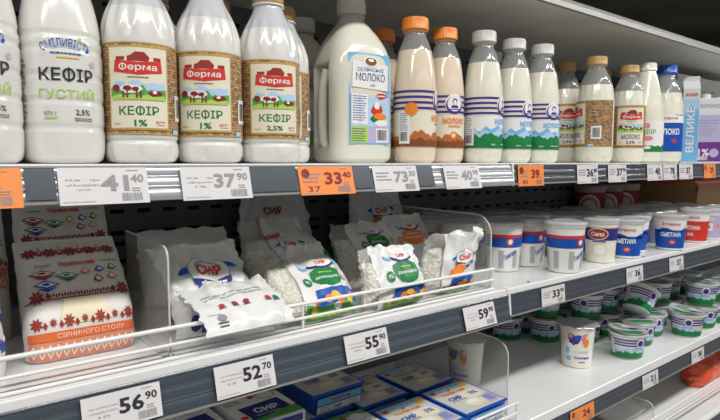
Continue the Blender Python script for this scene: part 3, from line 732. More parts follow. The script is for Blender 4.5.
def bag_thing(name, label, cat, group, loc, rz, bag, mt='film', mt2=None, cut=None, draw=None, core=None, z=None):
    t = thing(name, label, cat, loc, rz, group)
    mb = bag.mesh(mt, mt2, cut); 
    zmin = min(v[2] for v in mb.v)
    if z is not None: t.location.z = z - zmin + .0006
    part('wrapper', mb, t, 70)
    if core:
        u0, u1, sc = core; b2 = Bag([(a[0], a[1], a[2] * sc, a[3]) + tuple(a[4:]) for a in bag.sp], bag.seed, bag.wr * .9, bag.e)
        V = []; F = []; nu, nv = 26, 30; vv = lambda j: .05 + .72 * j / nv
        for side in (-1, 1):
            for j in range(nv + 1):
                for i in range(nu + 1):
                    u = u0 + (u1 - u0) * i / nu; e = .0016 * noise.noise(Vector((u * 20, vv(j) * 30, bag.seed)))
                    p = b2.pt(u, vv(j), side); c = b2.pt(u, vv(j), -side); mid = (p + c) / 2
                    fe = (1 - abs(2 * i / nu - 1) ** 4) ** .4 * (1 - abs(2 * j / nv - 1) ** 6) ** .4 if 0 < i < nu and 0 < j < nv else 0
                    V.append(mid + (p - mid) * min(.93, fe) + Vector((0, e, e)) * fe)
        m1 = (nu + 1) * (nv + 1)
        for s_ in (0, 1):
            for j in range(nv):
                for i in range(nu): a = s_ * m1 + j * (nu + 1) + i; F.append((a, a + 1, a + nu + 2, a + nu + 1) if s_ == 0 else (a, a + nu + 1, a + nu + 2, a + 1))
        mc = MB(); mc.add(V, F, 'grain'); part('curd_cheese', mc, t, 80, 'pale cottage cheese grains inside the bag')
    if draw:
        A = bag.art(); draw(A, bag.L); part('printing', A.mb, t, 0)
    return t
def draw_brick(A, L, band=True):
    # bottom band of diamonds, orange strip, stars, window, pictures, title, stars
    h = .056
    A.rect(-h, .002, h, .018, 'salmon', 0)
    for i in range(14):
        x = -h + .004 + i * .0079; A.diamond(x, .010, .0036, .0055, 'white', 1); A.diamond(x, .010, .0022, .0035, 'salmon', 2)
    A.rect(-h, .0185, h, .0265, mat('ink_vermilion', (.78, .16, .05), .4), 1); A.text('СІРНИЧОГО СТОЛУ', .006, .0225, .0042, 'pcream', 2, 0, w=.070)
    for i in range(7):
        x = -.048 + i * .016; A.star(x, .034, .0065 if i % 2 == 0 else .004, 'dred'); A.diamond(x + .008, .032, .0025, .0035, 'dred')
    A.poly([(-.026, .031), (.030, .031), (.022, .056), (-.018, .056)], 'cream', 0)
    A.rect(-h, .0555, h, .0567, 'dred', 1)
    for i in range(24): A.diamond(-.034 + i * .0029, .0605 - .001 * (i % 2), .0012, .0025, 'dred', 1)
    for x in (-.045, .046): A.star(x, .060, .0085, 'dred', 2); A.diamond(x + (.011 if x < 0 else -.011), .060, .003, .004, 'dred', 2)
    def tub(x, y, c, k=1.):
        A.poly([(x - .011 * k, y + .003 * k), (x + .001, y - .002 * k), (x + .012 * k, y + .002 * k), (x, y + .0065 * k)], c, 1); A.poly([(x - .0085 * k, y + .003 * k), (x + .001, y - .0005 * k), (x + .0095 * k, y + .002 * k), (x, y + .005 * k)], 'white', 2)
        A.blob(x, y + .0024 * k, .004 * k, .0015 * k, c, 3); A.poly([(x - .009 * k, y), (x + .001, y - .0045 * k), (x + .010 * k, y - .0005), (x + .001, y - .002 * k)], c, 1)
    tub(-.036, .084, 'dred', 1.25); tub(-.011, .079, 'green', 1.15); tub(-.034, .070, 'blue', 1.2)
    for x, y, c in ((.010, .086, 'orng'), (.026, .087, 'blue'), (.041, .089, 'green'), (.022, .074, 'dred'), (.038, .076, 'orng')):
        A.poly([(x - .006, y - .002), (x, y - .005), (x + .006, y - .001), (x - .001, y + .0055)], c, 1); A.poly([(x - .003, y - .001), (x, y - .003), (x + .004, y - .001), (x - .001, y + .003)], 'white', 2)
    A.text('Український', .003, .0995, .0085, 'red', 1, .03, w=.040)
    A.text('В НАБОРІ', -.033, .099, .0026, 'black', 1, .02, w=.015); A.text('З НАЧИНКАМИ', .040, .101, .0026, 'black', 1, .02, w=.018)
    if band: A.rect(-.052, .1215, .052, .1223, 'dred', 1)
    for i in range(5 if band else 0):
        x = -.044 + i * .022; A.star(x, .122, .0100, 'dred', 2)
        if i < 4: A.diamond(x + .011, .122, .0042, .0055, 'dred', 2); A.diamond(x + .011, .122, .0018, .0024, 'white', 3); A.diamond(x + .011, .131, .0015, .002, 'dred', 2); A.diamond(x + .011, .117, .0015, .002, 'dred', 2)
brick = Bag([(.024, .003, .017, .058), (.0235, .016, .023, .0585), (.030, .040, .027, .0585), (.047, .070, .022, .058), (.072, .098, .012, .0575), (.095, .118, .003, .0565), (.100, .125, .0015, .056)], 3, .0013, 7, 14, .3)
bag_thing('curd_pack', 'white paper curd pack with red embroidery print, standing before its twin', 'curd pack', 'embroidered paper curd packs', (.1400, .680, SB), 0, brick, 'paper', draw=draw_brick, z=SB)
brick2 = Bag([(.024, .003, .017, .058), (.0235, .016, .022, .0585), (.026, .050, .024, .0585), (.034, .085, .020, .058), (.045, .120, .012, .0575), (.058, .158, .003, .0565), (.061, .170, .0015, .056)], 5, .0014, 7, 14, .3)
bag_thing('curd_pack', 'white paper curd pack with red embroidery print, behind the front pack', 'curd pack', 'embroidered paper curd packs', (.1500, .800, SB), 0, brick2, 'paper', draw=lambda A, L: (setattr(A, 'T', lambda a, b: (a, b + .058)), draw_brick(A, L, False)), z=SB)
bag_thing('curd_pack', 'embroidered paper curd pack cut off at the left edge, rear row', 'curd pack', 'embroidered paper curd packs', (.0250, .800, SB), 0, brick2, 'paper', draw=lambda A, L: (setattr(A, 'T', lambda a, b: (a, b + .058)), draw_brick(A, L, False)), z=SB)
def draw_bluefloral(A, L):
    for i in range(9):
        for j in range(4): A.star(-.045 + j * .028 + (i % 2) * .012, .014 + i * .014, .007, 'blue' if i % 3 else 'navy')
    A.poly([(-.02, .03), (.03, .03), (.03, .07), (-.02, .07)], 'cream', 2)
bag_thing('curd_pack', 'curd pack with blue embroidery print, cut off at the left edge', 'curd pack', None, (.0080, .652, SB), 0, Bag([(.024, .003, .017, .052), (.0235, .016, .023, .053), (.030, .040, .027, .053), (.047, .070, .022, .053), (.060, .085, .010, .052), (.068, .094, .0015, .051)], 8, .0015, 6, 14), 'paper', draw=draw_bluefloral, z=SB)

def logo_sir(A, x, y, k, shield='blue', word=None):
    A.poly([(x - .036 * k, y + .004 * k), (x - .02 * k, y + .010 * k), (x + .02 * k, y + .010 * k), (x + .036 * k, y + .006 * k), (x + .030 * k, y - .002 * k), (x - .030 * k, y - .003 * k)], 'lblue', 0)
    A.ell(x - .026 * k, y + .003 * k, .011 * k, .003 * k, 'blue', 1, rot=.2); A.ell(x + .027 * k, y + .005 * k, .010 * k, .003 * k, 'blue', 1, rot=-.3)
    A.ell(x, y, .025 * k, .019 * k, 'grey', 2); A.ell(x, y, .0240 * k, .018 * k, 'white', 3)
    A.text('ФЕРМЕРСЬКИЙ', x, y + .0115 * k, .0035 * k, 'navy', 4, .01, w=.036 * k, arc=.022 * k)
    A.text('СИР', x, y + .001 * k, .0105 * k, 'red', 4, .05, w=.032 * k)
    A.poly([(x - .025 * k, y - .006 * k), (x, y - .010 * k), (x + .025 * k, y - .006 * k), (x + .024 * k, y - .012 * k), (x, y - .017 * k), (x - .024 * k, y - .012 * k)], 'navy', 5)
    A.lines(x - .017 * k, y - .0125 * k, .034 * k, 1, .002, .0018 * k, 'white', 6, 0)
def draw_sir(A, L):
    A.poly([(-.030, .004), (.022, .004), (.027, .062), (-.030, .062)], 'blue', 0)
    logo_sir(A, -.002, .074, 1.3)
    A.text('КИСЛОМОЛОЧНИЙ', -.002, .044, .0045, 'white', 2, .01, w=.032); A.text('нежирний', -.003, .018, .007, 'white', 2, .01, w=.024)
    A.ell(-.040, .018, .010, .010, 'navy', 1); A.text('0,2%', -.040, .018, .005, 'white', 2, .01, w=.013)
    A.poly([(.026, .024), (.050, .024), (.038, .044)], 'grey', 1); A.poly([(.029, .026), (.047, .026), (.038, .041)], 'white', 2)
    A.ell(-.043, .050, .004, .004, 'blue', 1)
sirbag = Bag([(.016, .002, .006, .052), (.018, .020, .018, .054), (.024, .045, .021, .056), (.038, .070, .016, .057), (.060, .090, .006, .059), (.076, .103, .0015, .062), (.080, .109, .001, .064)], 11, 0.0064, 3)
bag_thing('curd_bag', 'white curd bag with red СИР oval and blue shield beside the left divider', 'curd bag', 'bagged curd cheese', (.2960, .664, SB), .06, sirbag, draw=draw_sir, z=SB)
def draw_flat(A, L):
    A.lines(-.045, .058, .085, 2, .007, .0025, 'lgrey', 0, .2)
    for x, c in ((-.030, 'red'), (-.012, 'dred'), (.004, 'dred'), (.036, 'red'), (.048, 'green')): A.blob(x, .036, .005, .004, c, 1, int(abs(x) * 999)); A.lines(x - .005, .031, .010, 1, .002, .0015, 'navy', 2, 0)
    A.rect(-.052, .0255, -.036, .026, 'navy', 1); A.ell(-.036, .020, .006, .005, 'grey', 1); A.lines(-.044, .012, .014, 2, .004, .002, 'black', 1)
flat = Bag([(-.052, -.014, .001, .056), (-.045, -.003, .004, .056), (-.024, .010, .007, .057), (.000, .017, .007, .058), (.020, .022, .003, .059), (.032, .024, .001, .061)], 21, .0060, 4)
bag_thing('curd_bag', 'crumpled white curd bag lying flat before the red СИР bag', 'curd bag', 'bagged curd cheese', (.3020, .6430, 1.2165), .02, flat, draw=draw_flat)

def shield(A, x, y, w, h, mt, word, layer=1):
    A.poly([(x - w, y + h * .7), (x - w * .55, y + h), (x + w * .55, y + h), (x + w, y + h * .7), (x + w * 1.05, y - h * .2), (x + w * .7, y - h * .8), (x, y - h), (x - w * .7, y - h * .8), (x - w * 1.05, y - h * .2)], mt, layer)
    A.text(word, x, y - h * .05, h * .34, 'white', layer + 1, .03, w=w * 1.65); A.lines(x - w * .5, y + h * .42, w, 1, .003, h * .12, 'lime' if 'green' in mt else 'white', layer + 1, 0)
def picture(A, x):
    A.poly([(x - .046, .003), (x + .048, .003), (x + .048, .014), (x + .02, .017), (x - .02, .014), (x - .046, .017)], 'mgreen', 1)
    A.poly([(x - .030, .013), (x + .048, .013), (x + .048, .031), (x + .02, .034), (x - .026, .031)], 'blue', 0)
    for i, (a, b) in enumerate(((-.008, .020), (.003, .023), (.011, .018), (.030, .018), (.037, .022))): A.blob(x + a, b, .008, .0048, 'yellow' if i % 2 else 'orng', 2, i, 12, .2)
    A.blob(x + .004, .013, .009, .003, 'white', 3); A.blob(x - .036, .012, .005, .004, 'yellow', 2, 3); A.blob(x - .028, .018, .004, .003, 'red', 2, 5); A.lines(x - .04, .007, .08, 1, .002, .0015, 'yellow', 2, .1)
def draw_dom(mt='green', word='ДОМАШНІЙ', x=.010, pic=True):
    def d(A, L):
        if pic: picture(A, x)
        shield(A, x + .004, .050, .024, .0145, mt, word)
        A.ell(x - .030, .046, .0070, .0070, 'green' if mt == 'green' else mt, 1); A.text('9%', x - .030, .046, .005, 'white', 2, .01)
        A.ell(x + .004, .070, .022, .0065, 'navy', 2); A.ell(x + .004, .0725, .020, .0065, 'white', 3); A.text('СИР', x + .004, .0728, .0065, 'red', 4, .04, w=.020)
        A.poly([(x - .018, .070), (x - .032, .076), (x - .030, .070), (x - .020, .066)], 'sky', 1); A.poly([(x + .026, .072), (x + .038, .080), (x + .036, .072), (x + .026, .068)], 'sky', 1)
        A.ell(x + .038, .050, .005, .005, 'lgrey', 1)
    return d
def draw_oval(x=.012):
    def d(A, L):
        picture(A, x); logo_sir(A, x + .006, .062, .95)
        A.poly([(x - .034, .038), (x - .004, .036), (x + .004, .050), (x - .014, .052), (x - .034, .044)], 'orng', 7)
    return d
dspine = lambda top, lean=1.: [(.012, .002, .006, .064), (.014, .016, .022, .066), (.018 + .01 * lean, .036, .027, .066), (.026 + .022 * lean, .058, .020, .064), (.040 + .03 * lean, .074, .008, .058, .004), (.046 + .034 * lean, top * .8, .002, .046, .010), (.048 + .036 * lean, top, .001, .040, .012)]
bag_thing('curd_bag', 'curd bag with green ДОМАШНІЙ shield, nearer the lying white bag', 'curd bag', 'bagged curd cheese', (.4330, .632, SB), 0, Bag(dspine(.098), 31, 0.0064, 3.2), 'film', 'clearfilm', (-1.01, -.50), draw_dom(x=.014), (-.93, -.38, .9), z=SB)
bag_thing('curd_bag', 'curd bag with a pointed white corner standing up, green shield', 'curd bag', 'bagged curd cheese', (.5680, .628, SB), 0, Bag([(.010, .002, .006, .060), (.010, .018, .018, .062), (.012, .042, .022, .061), (.018, .064, .014, .058), (.026, .080, .005, .056), (.030, .091, .0015, .055)], 37, 0.0064, 3.2), 'film', 'clearfilm', (-1.01, -.66), draw_dom(x=.010), (-.93, -.4, .9), z=SB)
bag_thing('curd_bag', 'rightmost curd bag before the divider, with orange shield and folded top', 'curd bag', 'bagged curd cheese', (.7005, .636, SB), 0, Bag([(.014, .002, .006, .060), (.014, .018, .020, .064), (.012, .044, .023, .065), (.010, .070, .015, .065, .002), (.004, .090, .005, .066, .005), (.000, .105, .002, .067, .007)], 41, 0.0072, 3.2), 'film', 'clearfilm', (-1.01, -.52), draw_oval(.014), (-.93, -.4, .9), z=SB)
# ------ second row
def draw_big(A, L):
    logo_sir(A, .000, .082, .85); A.poly([(-.010, .056), (.070, .050), (.072, .062), (-.005, .068)], 'green', 1)
    for i in range(5): A.blob(-.005 + i * .016, .062, .006, .004, 'yellow' if i % 2 else 'mgreen', 2, i)
    A.text('СИР', -.022, .108, .012, 'red', 1, .04, w=.034); A.lines(-.035, .030, .07, 3, .006, .002, 'lgrey', 1)
bag_thing('curd_bag', 'large curd bag lying back with white cheese grains showing at its left', 'curd bag', 'bagged curd cheese', (.4700, .742, SB), .05, Bag([(.010, .030, .010, .080), (.014, .046, .030, .082), (.030, .072, .036, .082), (.056, .100, .024, .076), (.085, .126, .010, .064), (.102, .150, .001, .060)], 51, 0.0072, 2.6), 'film', 'clearfilm', (-1.01, -.42), draw_big, (-.93, -.3, .93), z=SB)
bag_thing('curd_bag', 'curd bag with green ДОМАШНІЙ shield behind, above the pointed corner bag', 'curd bag', 'bagged curd cheese', (.6180, .735, SB), 0, Bag([(.010, .030, .010, .066), (.012, .046, .022, .070), (.020, .072, .024, .072), (.034, .100, .015, .070), (.050, .124, .004, .066), (.056, .140, .001, .064)], 57, 0.0067, 3), 'film', 'clearfilm', (-1.01, -.5), lambda A, L: (setattr(A, 'T', lambda a, b: (a, b + .026)), draw_dom(x=.014, pic=False)(A, L)), (-.93, -.4, .93), z=SB)
bag_thing('curd_bag', 'curd bag with orange shield in the second row, left of the cups', 'curd bag', 'bagged curd cheese', (.7420, .775, SB), -.05, Bag([(.010, .002, .010, .052), (.012, .026, .020, .056), (.016, .056, .022, .057), (.026, .084, .013, .056), (.038, .108, .004, .050), (.042, .118, .001, .048)], 61, .004, 3), draw=lambda A, L: (setattr(A, 'T', lambda a, b: (a, b + .022)), draw_dom('orng', 'ТРАДИЦІЙНИЙ', x=0., pic=False)(A, L)), z=SB)
def draw_osir(A, L): A.poly([(-.024, .080), (.024, .080), (.028, .104), (-.028, .104)], 'orng', 1); logo_sir(A, 0, .118, 1.0)
bag_thing('curd_bag', 'curd bag with red СИР oval over orange shield at the very back', 'curd bag', 'bagged curd cheese', (.7480, .872, SB), 0, Bag([(.010, .002, .010, .070), (.012, .040, .024, .074), (.016, .080, .024, .074), (.022, .120, .014, .072), (.030, .150, .004, .066), (.034, .166, .001, .064)], 67, .004, 3), draw=draw_osir, z=SB)
bag_thing('curd_bag', 'plain white bag behind the red СИР bag in the divider bay', 'curd bag', 'bagged curd cheese', (.3250, .840, SB), 0, Bag([(.010, .002, .010, .066), (.012, .030, .024, .070), (.016, .065, .024, .072), (.022, .095, .012, .072), (.030, .116, .002, .070)], 71, .004, 3), z=SB)
bag_thing('curd_bag', 'dim white bag at the very back behind the large lying bag', 'curd bag', 'bagged curd cheese', (.5200, .895, SB), 0, Bag([(.010, .002, .010, .070), (.012, .040, .024, .074), (.016, .080, .024, .074), (.022, .120, .014, .072), (.030, .150, .004, .066), (.034, .160, .001, .064)], 73, .006, 3), draw=lambda A, L: A.text('СИР', -.01, .13, .014, 'dred', 1, .04, w=.040), z=SB)

# ------------------------------------------------------------------ cups on the middle shelf
def cup(kind, rb, rt, h):
    t = thing('sour_cream_cup' if kind != 'yog' else 'yogurt_cup', 'x', 'sour cream cup' if kind != 'yog' else 'yogurt cup')
    p = [(rb * .9, .0), (rb, .001), (rb, .004), (rb + (rt - rb) * .5, h * .5), (rt, h * .90), (rt + .0012, h * .905), (rt + .0012, h * .925), (rt + .0004, h * .93), (rt + .001, h)]
    mb = MB(); mb.lathe(p, 'cupc' if kind in ('oval', 'yog') else 'cup', 48); mb.lathe([(rt + .001, h - .003), (rt + .0032, h - .0025), (rt + .0032, h - .0005), (rt + .001, h)], 'cup', 48, None, False, False); part('body', mb, t, 50)
    f = lambda s, z, off: ((interp(p, z) + off) * math.sin(s / rt), -(interp(p, z) + off) * math.cos(s / rt), z)
    A = Art(f, .005, .0004); W = PI * rt * .99; H = h
    if kind == 'band':
        A.rect(-W, H * .50, W, H * .70, 'blue', 0); A.rect(-W, H * .70, W, H * .76, 'red', 0)
        for x in (-.052, -.022, .012, .045): A.rect(x - .006, H * .08, x + .006, H * .44, 'lgrey', 1); A.lines(x - .005, H * .42, .010, 7, H * .045, .001, 'grey', 2, .3, int(x * 999))
        A.blob(.030, H * .62, .010, .010, 'red', 2, 3); A.blob(.031, H * .62, .006, .006, 'white', 3, 3); A.text('Сметана', .032, H * .36, .010, 'blue', 2, .02, w=.03, rot=.5); A.blob(-.062, H * .6, .008, .008, 'white', 2)
    elif kind == 'oval':
        A.rect(-W, H * .52, W, H * .82, 'navy', 0); A.ell(-.003, H * .67, .023, .013, 'white', 2); A.ell(-.003, H * .67, .0215, .0115, 'red', 3); A.ell(-.003, H * .67, .020, .0105, 'dred', 4); A.text('Село', -.003, H * .67, .010, 'white', 5, .03, w=.028)
        A.rect(-W, H * .80, W, H * .82, 'gold', 1); A.ell(.002, H * .30, .018, .015, 'cream', 1); A.ell(.002, H * .30, .014, .011, 'white', 2); A.lines(-.014, H * .48, .03, 1, .002, .003, 'navy', 3, 0)
    elif kind == 'smet':
        A.rect(-W, H * .06, W, H * .58, 'blue', 0); 
        n = 24; top = [(W - 2 * W * i / n, H * (.60 + .05 * math.sin(i * 2 * PI / 6))) for i in range(n + 1)]; A.poly([(-W, H * .5), (W, H * .5)] + top, 'blue', 0)
        for c in (-.085, 0, .085): A.text('СМЕТАНА', c, H * .46, .0115, 'white', 2, .04, w=.052); A.text('Яготинська', c, H * .76, .008, 'red', 1, .02, w=.044); A.ell(c + .004, H * .24, .009, .0065, 'red', 2); A.text('15%', c + .004, H * .24, .005, 'white', 3, .02)
    elif kind == 'redc':
        A.rect(-W, H * .05, W, H * .66, 'red', 0); A.text('СМЕТАНА', 0, H * .46, .0115, 'white', 2, .04, w=.052); A.text('Яготинська', 0, H * .78, .008, 'red', 1, .02, w=.044); A.text('20%', 0, H * .25, .008, 'white', 2, .02)
    elif kind == 'lil':
        A.rect(-W, H * .06, W, H * .80, 'lilac', 0); A.rect(-.012, H * .3, .014, H * .55, 'white', 1); A.text('15%', 0, H * .43, .008, 'navy', 2, .02); A.lines(-.02, H * .7, .04, 2, .006, .003, 'white', 1); A.blob(.03, H * .45, .008, .01, 'pink', 1)
    elif kind == 'yog':
        A.T = lambda a, b: (a * 1.3, H * .45 + (b - H * .45) * 1.12)
        A.blob(-.010, H * .66, .013, .013, 'purple', 1, 4, 16, .4); A.blob(-.002, H * .72, .008, .008, 'blue', 2, 6, 14, .4); A.blob(.011, H * .68, .008, .014, 'pink', 1, 7, 14, .3); A.blob(.013, H * .60, .006, .012, 'orng', 2, 8); A.blob(-.016, H * .74, .006, .006, 'pink', 3, 9); A.blob(.014, H * .72, .003, .005, 'cream', 3, 3)
        A.blob(-.022, H * .42, .005, .010, 'sky', 1, 4); A.text('СЛАВІЯ', .004, H * .40, .0055, 'lilac', 1, .01, w=.030); A.text('Сметана', .006, H * .28, .0065, 'blue', 1, .03, w=.030); A.ell(-.020, H * .25, .0055, .0055, 'sky', 1); A.lines(.0, H * .17, .014, 1, .002, .002, 'navy', 1)
        for k in range(10): A.lines(-.062, H * .75 - k * .007, .020, 1, .002, .002, 'lilac', 1, .4, k)
        A.blob(-.050, H * .6, .010, .020, 'pink', 1, 7)
    part('label', A.mb, t, 0)
    if kind == 'yog':
        mb = MB(); fl = lambda a, z: .06 * math.cos(9 * a + 1) + .03 * math.sin(23 * a)
        mb.lathe([(rt + .002, h + .0004), (rt + .008, h - .001), (rt + .007, h + .0006), (rt * .6, h + .0022), (.0005, h + .0026)], 'foil', 72, lambda a, z: fl(a, z) if z < h + .001 else 0); part('foil_lid', mb, t, 50, 'crinkled grey foil lid')
    else:
        mb = MB(); mb.lathe([(rt + .0040, h - .008), (rt + .0048, h - .007), (rt + .0048, h + .0012), (rt + .003, h + .003), (rt - .003, h + .003), (rt - .004, h + .0015), (.0005, h + .0013)], 'lid', 48, None, False, False); part('lid', mb, t, 50, 'clear snap-on lid')
    return t
cb = cup('band', .0315, .0383, .100); co_ = cup('oval', .030, .0355, .096); cs = cup('smet', .031, .0375, .088); cr = cup('redc', .030, .036, .090); cl = cup('lil', .030, .036, .088)
z0 = SB + .0005
ordn = ['front', 'second', 'third', 'fourth']
cols = [('a', cb, .854, [.760, .850, .938], 'banded cup'), ('b', cb, .942, [.718, .806, .894], 'banded cup'), ('c', cb, 1.030, [.632, .722, .812, .900], 'banded cup'),
        ('d', co_, 1.194, [.645, .733, .820, .906], 'navy oval logo cup'), ('e', cs, 1.298, [.640, .730, .818, .906], 'blue СМЕТАНА cup'),
        ('f', cs, 1.396, [.672, .760, .848, .936], 'blue СМЕТАНА cup'), ('g', cs, 1.504, [.628, .718, .808, .896], 'blue СМЕТАНА cup'),
        ('h', cl, 1.612, [.700, .790], 'lilac cup'), ('i', cr, 1.700, [.645, .735, .825], 'red СМЕТАНА cup'),
        ('j', cl, 1.790, [.645, .735, .825], 'lilac cup'), ('k', cr, 1.880, [.645, .735, .825], 'red СМЕТАНА cup'), ('l', cb, 1.112, [.770, .860], 'banded cup')]
where = {'a': 'beside the clear divider', 'b': 'second column from the clear divider', 'c': 'column above tag 33', 'l': 'between tag 33 column and oval logo column',
         'd': 'right of the banded cups', 'e': 'first blue column after the oval logo', 'f': 'second blue column after the oval logo', 'g': 'lone blue column above tag 37',
         'h': 'between lone blue and first red column', 'i': 'first red column', 'j': 'between the two red columns', 'k': 'last red column'}
for key, pr0, x, ys, nm in cols:
    for i, y in enumerate(ys):
        o_ = R.uniform(-.0006, .0006)
        off = {'a': -30, 'b': -25, 'c': 5, 'd': -6, 'e': 0, 'f': -3, 'g': 4, 'i': -18, 'k': -10}.get(key, 0)
        w = '%s %s, %s' % (['front', 'second row', 'third row', 'fourth row'][i], nm, where[key])
        place(pr0, (x + (o_ if i else 0), y, z0), face(x, y, off + (R.uniform(-20, 20) if i else 0)), w, 'sour cream cups on the middle shelf')
# goods at the very back of the middle shelf: red tubs and a cardboard tray stand on the rear cups' line
t = thing('round_tub', 'x', 'tub'); mb = MB(); mb.lathe([(.040, 0), (.043, .002), (.046, .138), (.048, .139), (.048, .146), (.046, .148)], mat('tub_pink', (.55, .42, .40), .4), 40); part('body', mb, t, 50)
tp = [(.043, 0), (.046, .15)]; A = Art(lsurf(tp, .045), .006); A.rect(-.13, .02, .13, .128, 'dred', 0); A.ell(0, .080, .034, .042, 'white', 1); A.ell(0, .080, .028, .035, 'pink', 2); A.ell(0, .08, .02, .025, 'white', 3); part('label', A.mb, t, 0)
tubs = [(1.655, .935), (1.765, .935), (1.875, .935)]
for i, (x, y) in enumerate(tubs):
    place(t, (x, y, z0), face(x, y, 0), ['dark red tub at the back, farthest from the cardboard tray', 'dark red tub at the back, middle of the three', 'dark red tub at the back, nearest the cardboard tray'][i], 'dark red tubs at the back')
t = thing('cardboard_tray', 'brown cardboard tray of red goods at the back right', 'cardboard tray', (2.26, .86, z0))
mb = MB(); mb.box(-.25, -.10, 0, .25, .10, .125, 'card'); mb.box(-.25, -.10, .125, -.245, .10, .150, 'card'); mb.box(-.25, -.10, .125, .25, -.096, .140, 'card'); part('box', mb, t, 0)
mb = MB(); mb.box(-.243, -.094, .126, .247, .095, .158, 'redfilm'); part('contents', mb, t, 0, 'dark red packs inside', .006)
# ------------------------------------------------------------------ lower shelf
zC = SC + .0005
def tub_box(kind):
    t = thing('curd_tub', 'x', 'curd tub'); a, b, h = .0585, .0600, .038
    if kind == 'blue':
        mb = MB(); V = [(-a + .008, -b + .008, 0), (a - .008, -b + .008, 0), (a - .008, b - .008, 0), (-a + .008, b - .008, 0), (-a + .003, -b + .003, h - .003), (a - .003, -b + .003, h - .003), (a - .003, b - .003, h - .003), (-a + .003, b - .003, h - .003)]
        mb.add(V, [(3, 2, 1, 0), (0, 1, 5, 4), (1, 2, 6, 5), (2, 3, 7, 6), (3, 0, 4, 7), (4, 5, 6, 7)], 'blue'); part('tub', mb, t, 0, mod=.002)
        mb = MB(); mb.box(-a, -b, h - .003, a, b, h, 'blue'); part('rim_lid', mb, t, 0, mod=.0012)
        A = Art(plane_surf((0, 0, h), (1, 0, 0), (0, 1, 0)), None, .0004)
        A.rect(-a + .0045, -b + .0045, a - .0045, b - .0045, mat('ink_pale_grey', (.62, .60, .54), .4), 0); A.blob(.02, .0, .034, .02, 'pcream', 1, 15); A.poly([(-a + .005, b - .022), (a - .005, b - .022), (a - .005, b - .005), (-a + .005, b - .005)], 'lblue', 1)
        for i in range(9): A.diamond(-a + .013 + i * .0125, b - .012, .004, .005, 'orng' if i == 8 else 'sky', 2)
        A.ell(a - .018, b - .020, .009, .009, 'yellow', 3); A.blob(-a + .017, b - .020, .008, .007, 'rust', 3)
        A.text('Український', -.004, .022, .012, 'orng', 3, .03, w=.062); A.blob(-.004, .034, .004, .003, 'green', 4)
        A.text('СИР', -.020, .001, .013, 'blue', 2, .04, w=.034); A.text('5%', .028, .001, .013, 'blue', 2, .03, w=.020); A.lines(-.036, -.010, .035, 1, .002, .002, 'navy', 2)
        A.blob(.0, -.030, .030, .018, 'cream', 2, 5, 16, .35); A.blob(-.002, -.026, .018, .010, 'white', 3, 6); A.poly([(.020, -.050), (.052, -.050), (.052, -.014), (.030, -.020)], 'lilac', 1); A.lines(.026, -.024, .022, 6, .004, .0015, 'blue', 3); A.blob(-.040, -.040, .008, .010, 'lblue', 1, 3)
        part('lid_print', A.mb, t, 0)
        A = Art(plane_surf((0, -b + .0045, 0), (1, 0, 0), (0, -.14, 1)), None, .0012); A.rect(-.048, .004, .048, .016, 'white', 0); A.rect(-.048, .018, .048, .031, 'sky', 0); A.text('Український', 0, .025, .007, 'red', 2, .03, w=.045); A.text('СИР', -.004, .010, .007, 'blue', 2, .03, w=.018); A.lines(-.042, .012, .024, 2, .005, .002, 'sky', 2); A.lines(.02, .012, .024, 2, .005, .002, 'sky', 2); part('side_print', A.mb, t, 0)
    else:
        mb = MB(); mb.box(-a + .002, -b + .002, 0, a - .002, b - .002, h, 'carton'); part('tub', mb, t, 0, mod=.004)
        A = Art(plane_surf((0, 0, h), (1, 0, 0), (0, 1, 0)), None, .0004)
        A.rect(-a + .005, -b + .005, a - .005, b - .005, 'mgreen', 0); A.poly([(-a + .005, -b + .020), (a - .005, -b + .030), (a - .005, b - .022), (-a + .005, b - .010)], 'white', 1)
        A.poly([(-.030, -.046), (.044, -.030), (.040, .012), (-.036, .006)], 'navy', 2); A.text('СИР', .005, -.016, .018, 'white', 3, .04, w=.044); A.lines(-.02, -.034, .045, 1, .002, .002, 'white', 3)
        A.ell(.028, .032, .017, .015, 'lgrey', 3); A.ell(.028, .032, .015, .013, 'white', 4); A.blob(.003, .038, .008, .008, 'red', 3, 2); A.blob(.003, .046, .005, .003, 'green', 4); A.lines(-.048, .034, .03, 2, .008, .003, 'grey', 3); A.blob(-.040, -.030, .008, .007, 'red', 3)
        part('lid_print', A.mb, t, 0)
        A = Art(plane_surf((0, -b + .002, 0), (1, 0, 0), (0, 0, 1)), None, .0006); A.rect(-.050, .006, .050, .020, 'mgreen', 0); A.rect(-.050, .022, .050, .034, 'navy', 0); part('side_print', A.mb, t, 0)
    return t
tb = tub_box('blue'); tg = tub_box('green')
for (x, y, z, rz, lb) in ((.7930, .690, 0, 0, 'flat blue rimmed curd tub nearest the clear divider, front row'), (.7900, .818, 0, .03, 'flat blue rimmed curd tub nearest the clear divider, rear row'),
                          (.6700, .686, 0, 0, 'flat blue rimmed curd tub second from the divider, front row'), (.6660, .826, 0, 0, 'flat blue rimmed curd tub second from the divider, rear row'),
                          (.5470, .845, 0, .0, 'flat blue rimmed curd tub underneath the raised tub'), (.5720, .845, .0390, .0, 'flat blue rimmed curd tub stacked on another, showing its blue side')):
    place(tb, (x, y, zC + z), rz, lb, 'flat blue rimmed curd tubs')
for (x, y, z, rz, lb) in ((.4260, .815, 0, 0, 'green edged curd tub under the one showing СИР below price tag 52.70'), (.4260, .815, .0388, 0, 'green edged curd tub showing СИР right below price tag 52.70'),
                          (.5510, .712, 0, .0, 'green edged curd tub with strawberry and bowl, beside the stacked blue tubs'), (.3040, .830, 0, .0, 'green edged curd tub farthest left, bottom of its stack'), (.3040, .830, .0388, .02, 'green edged curd tub farthest left, top of its stack')):
    place(tg, (x, y, zC + z), rz, lb, 'green edged curd tubs')
cy = cup('yog', .034, .0400, .100)
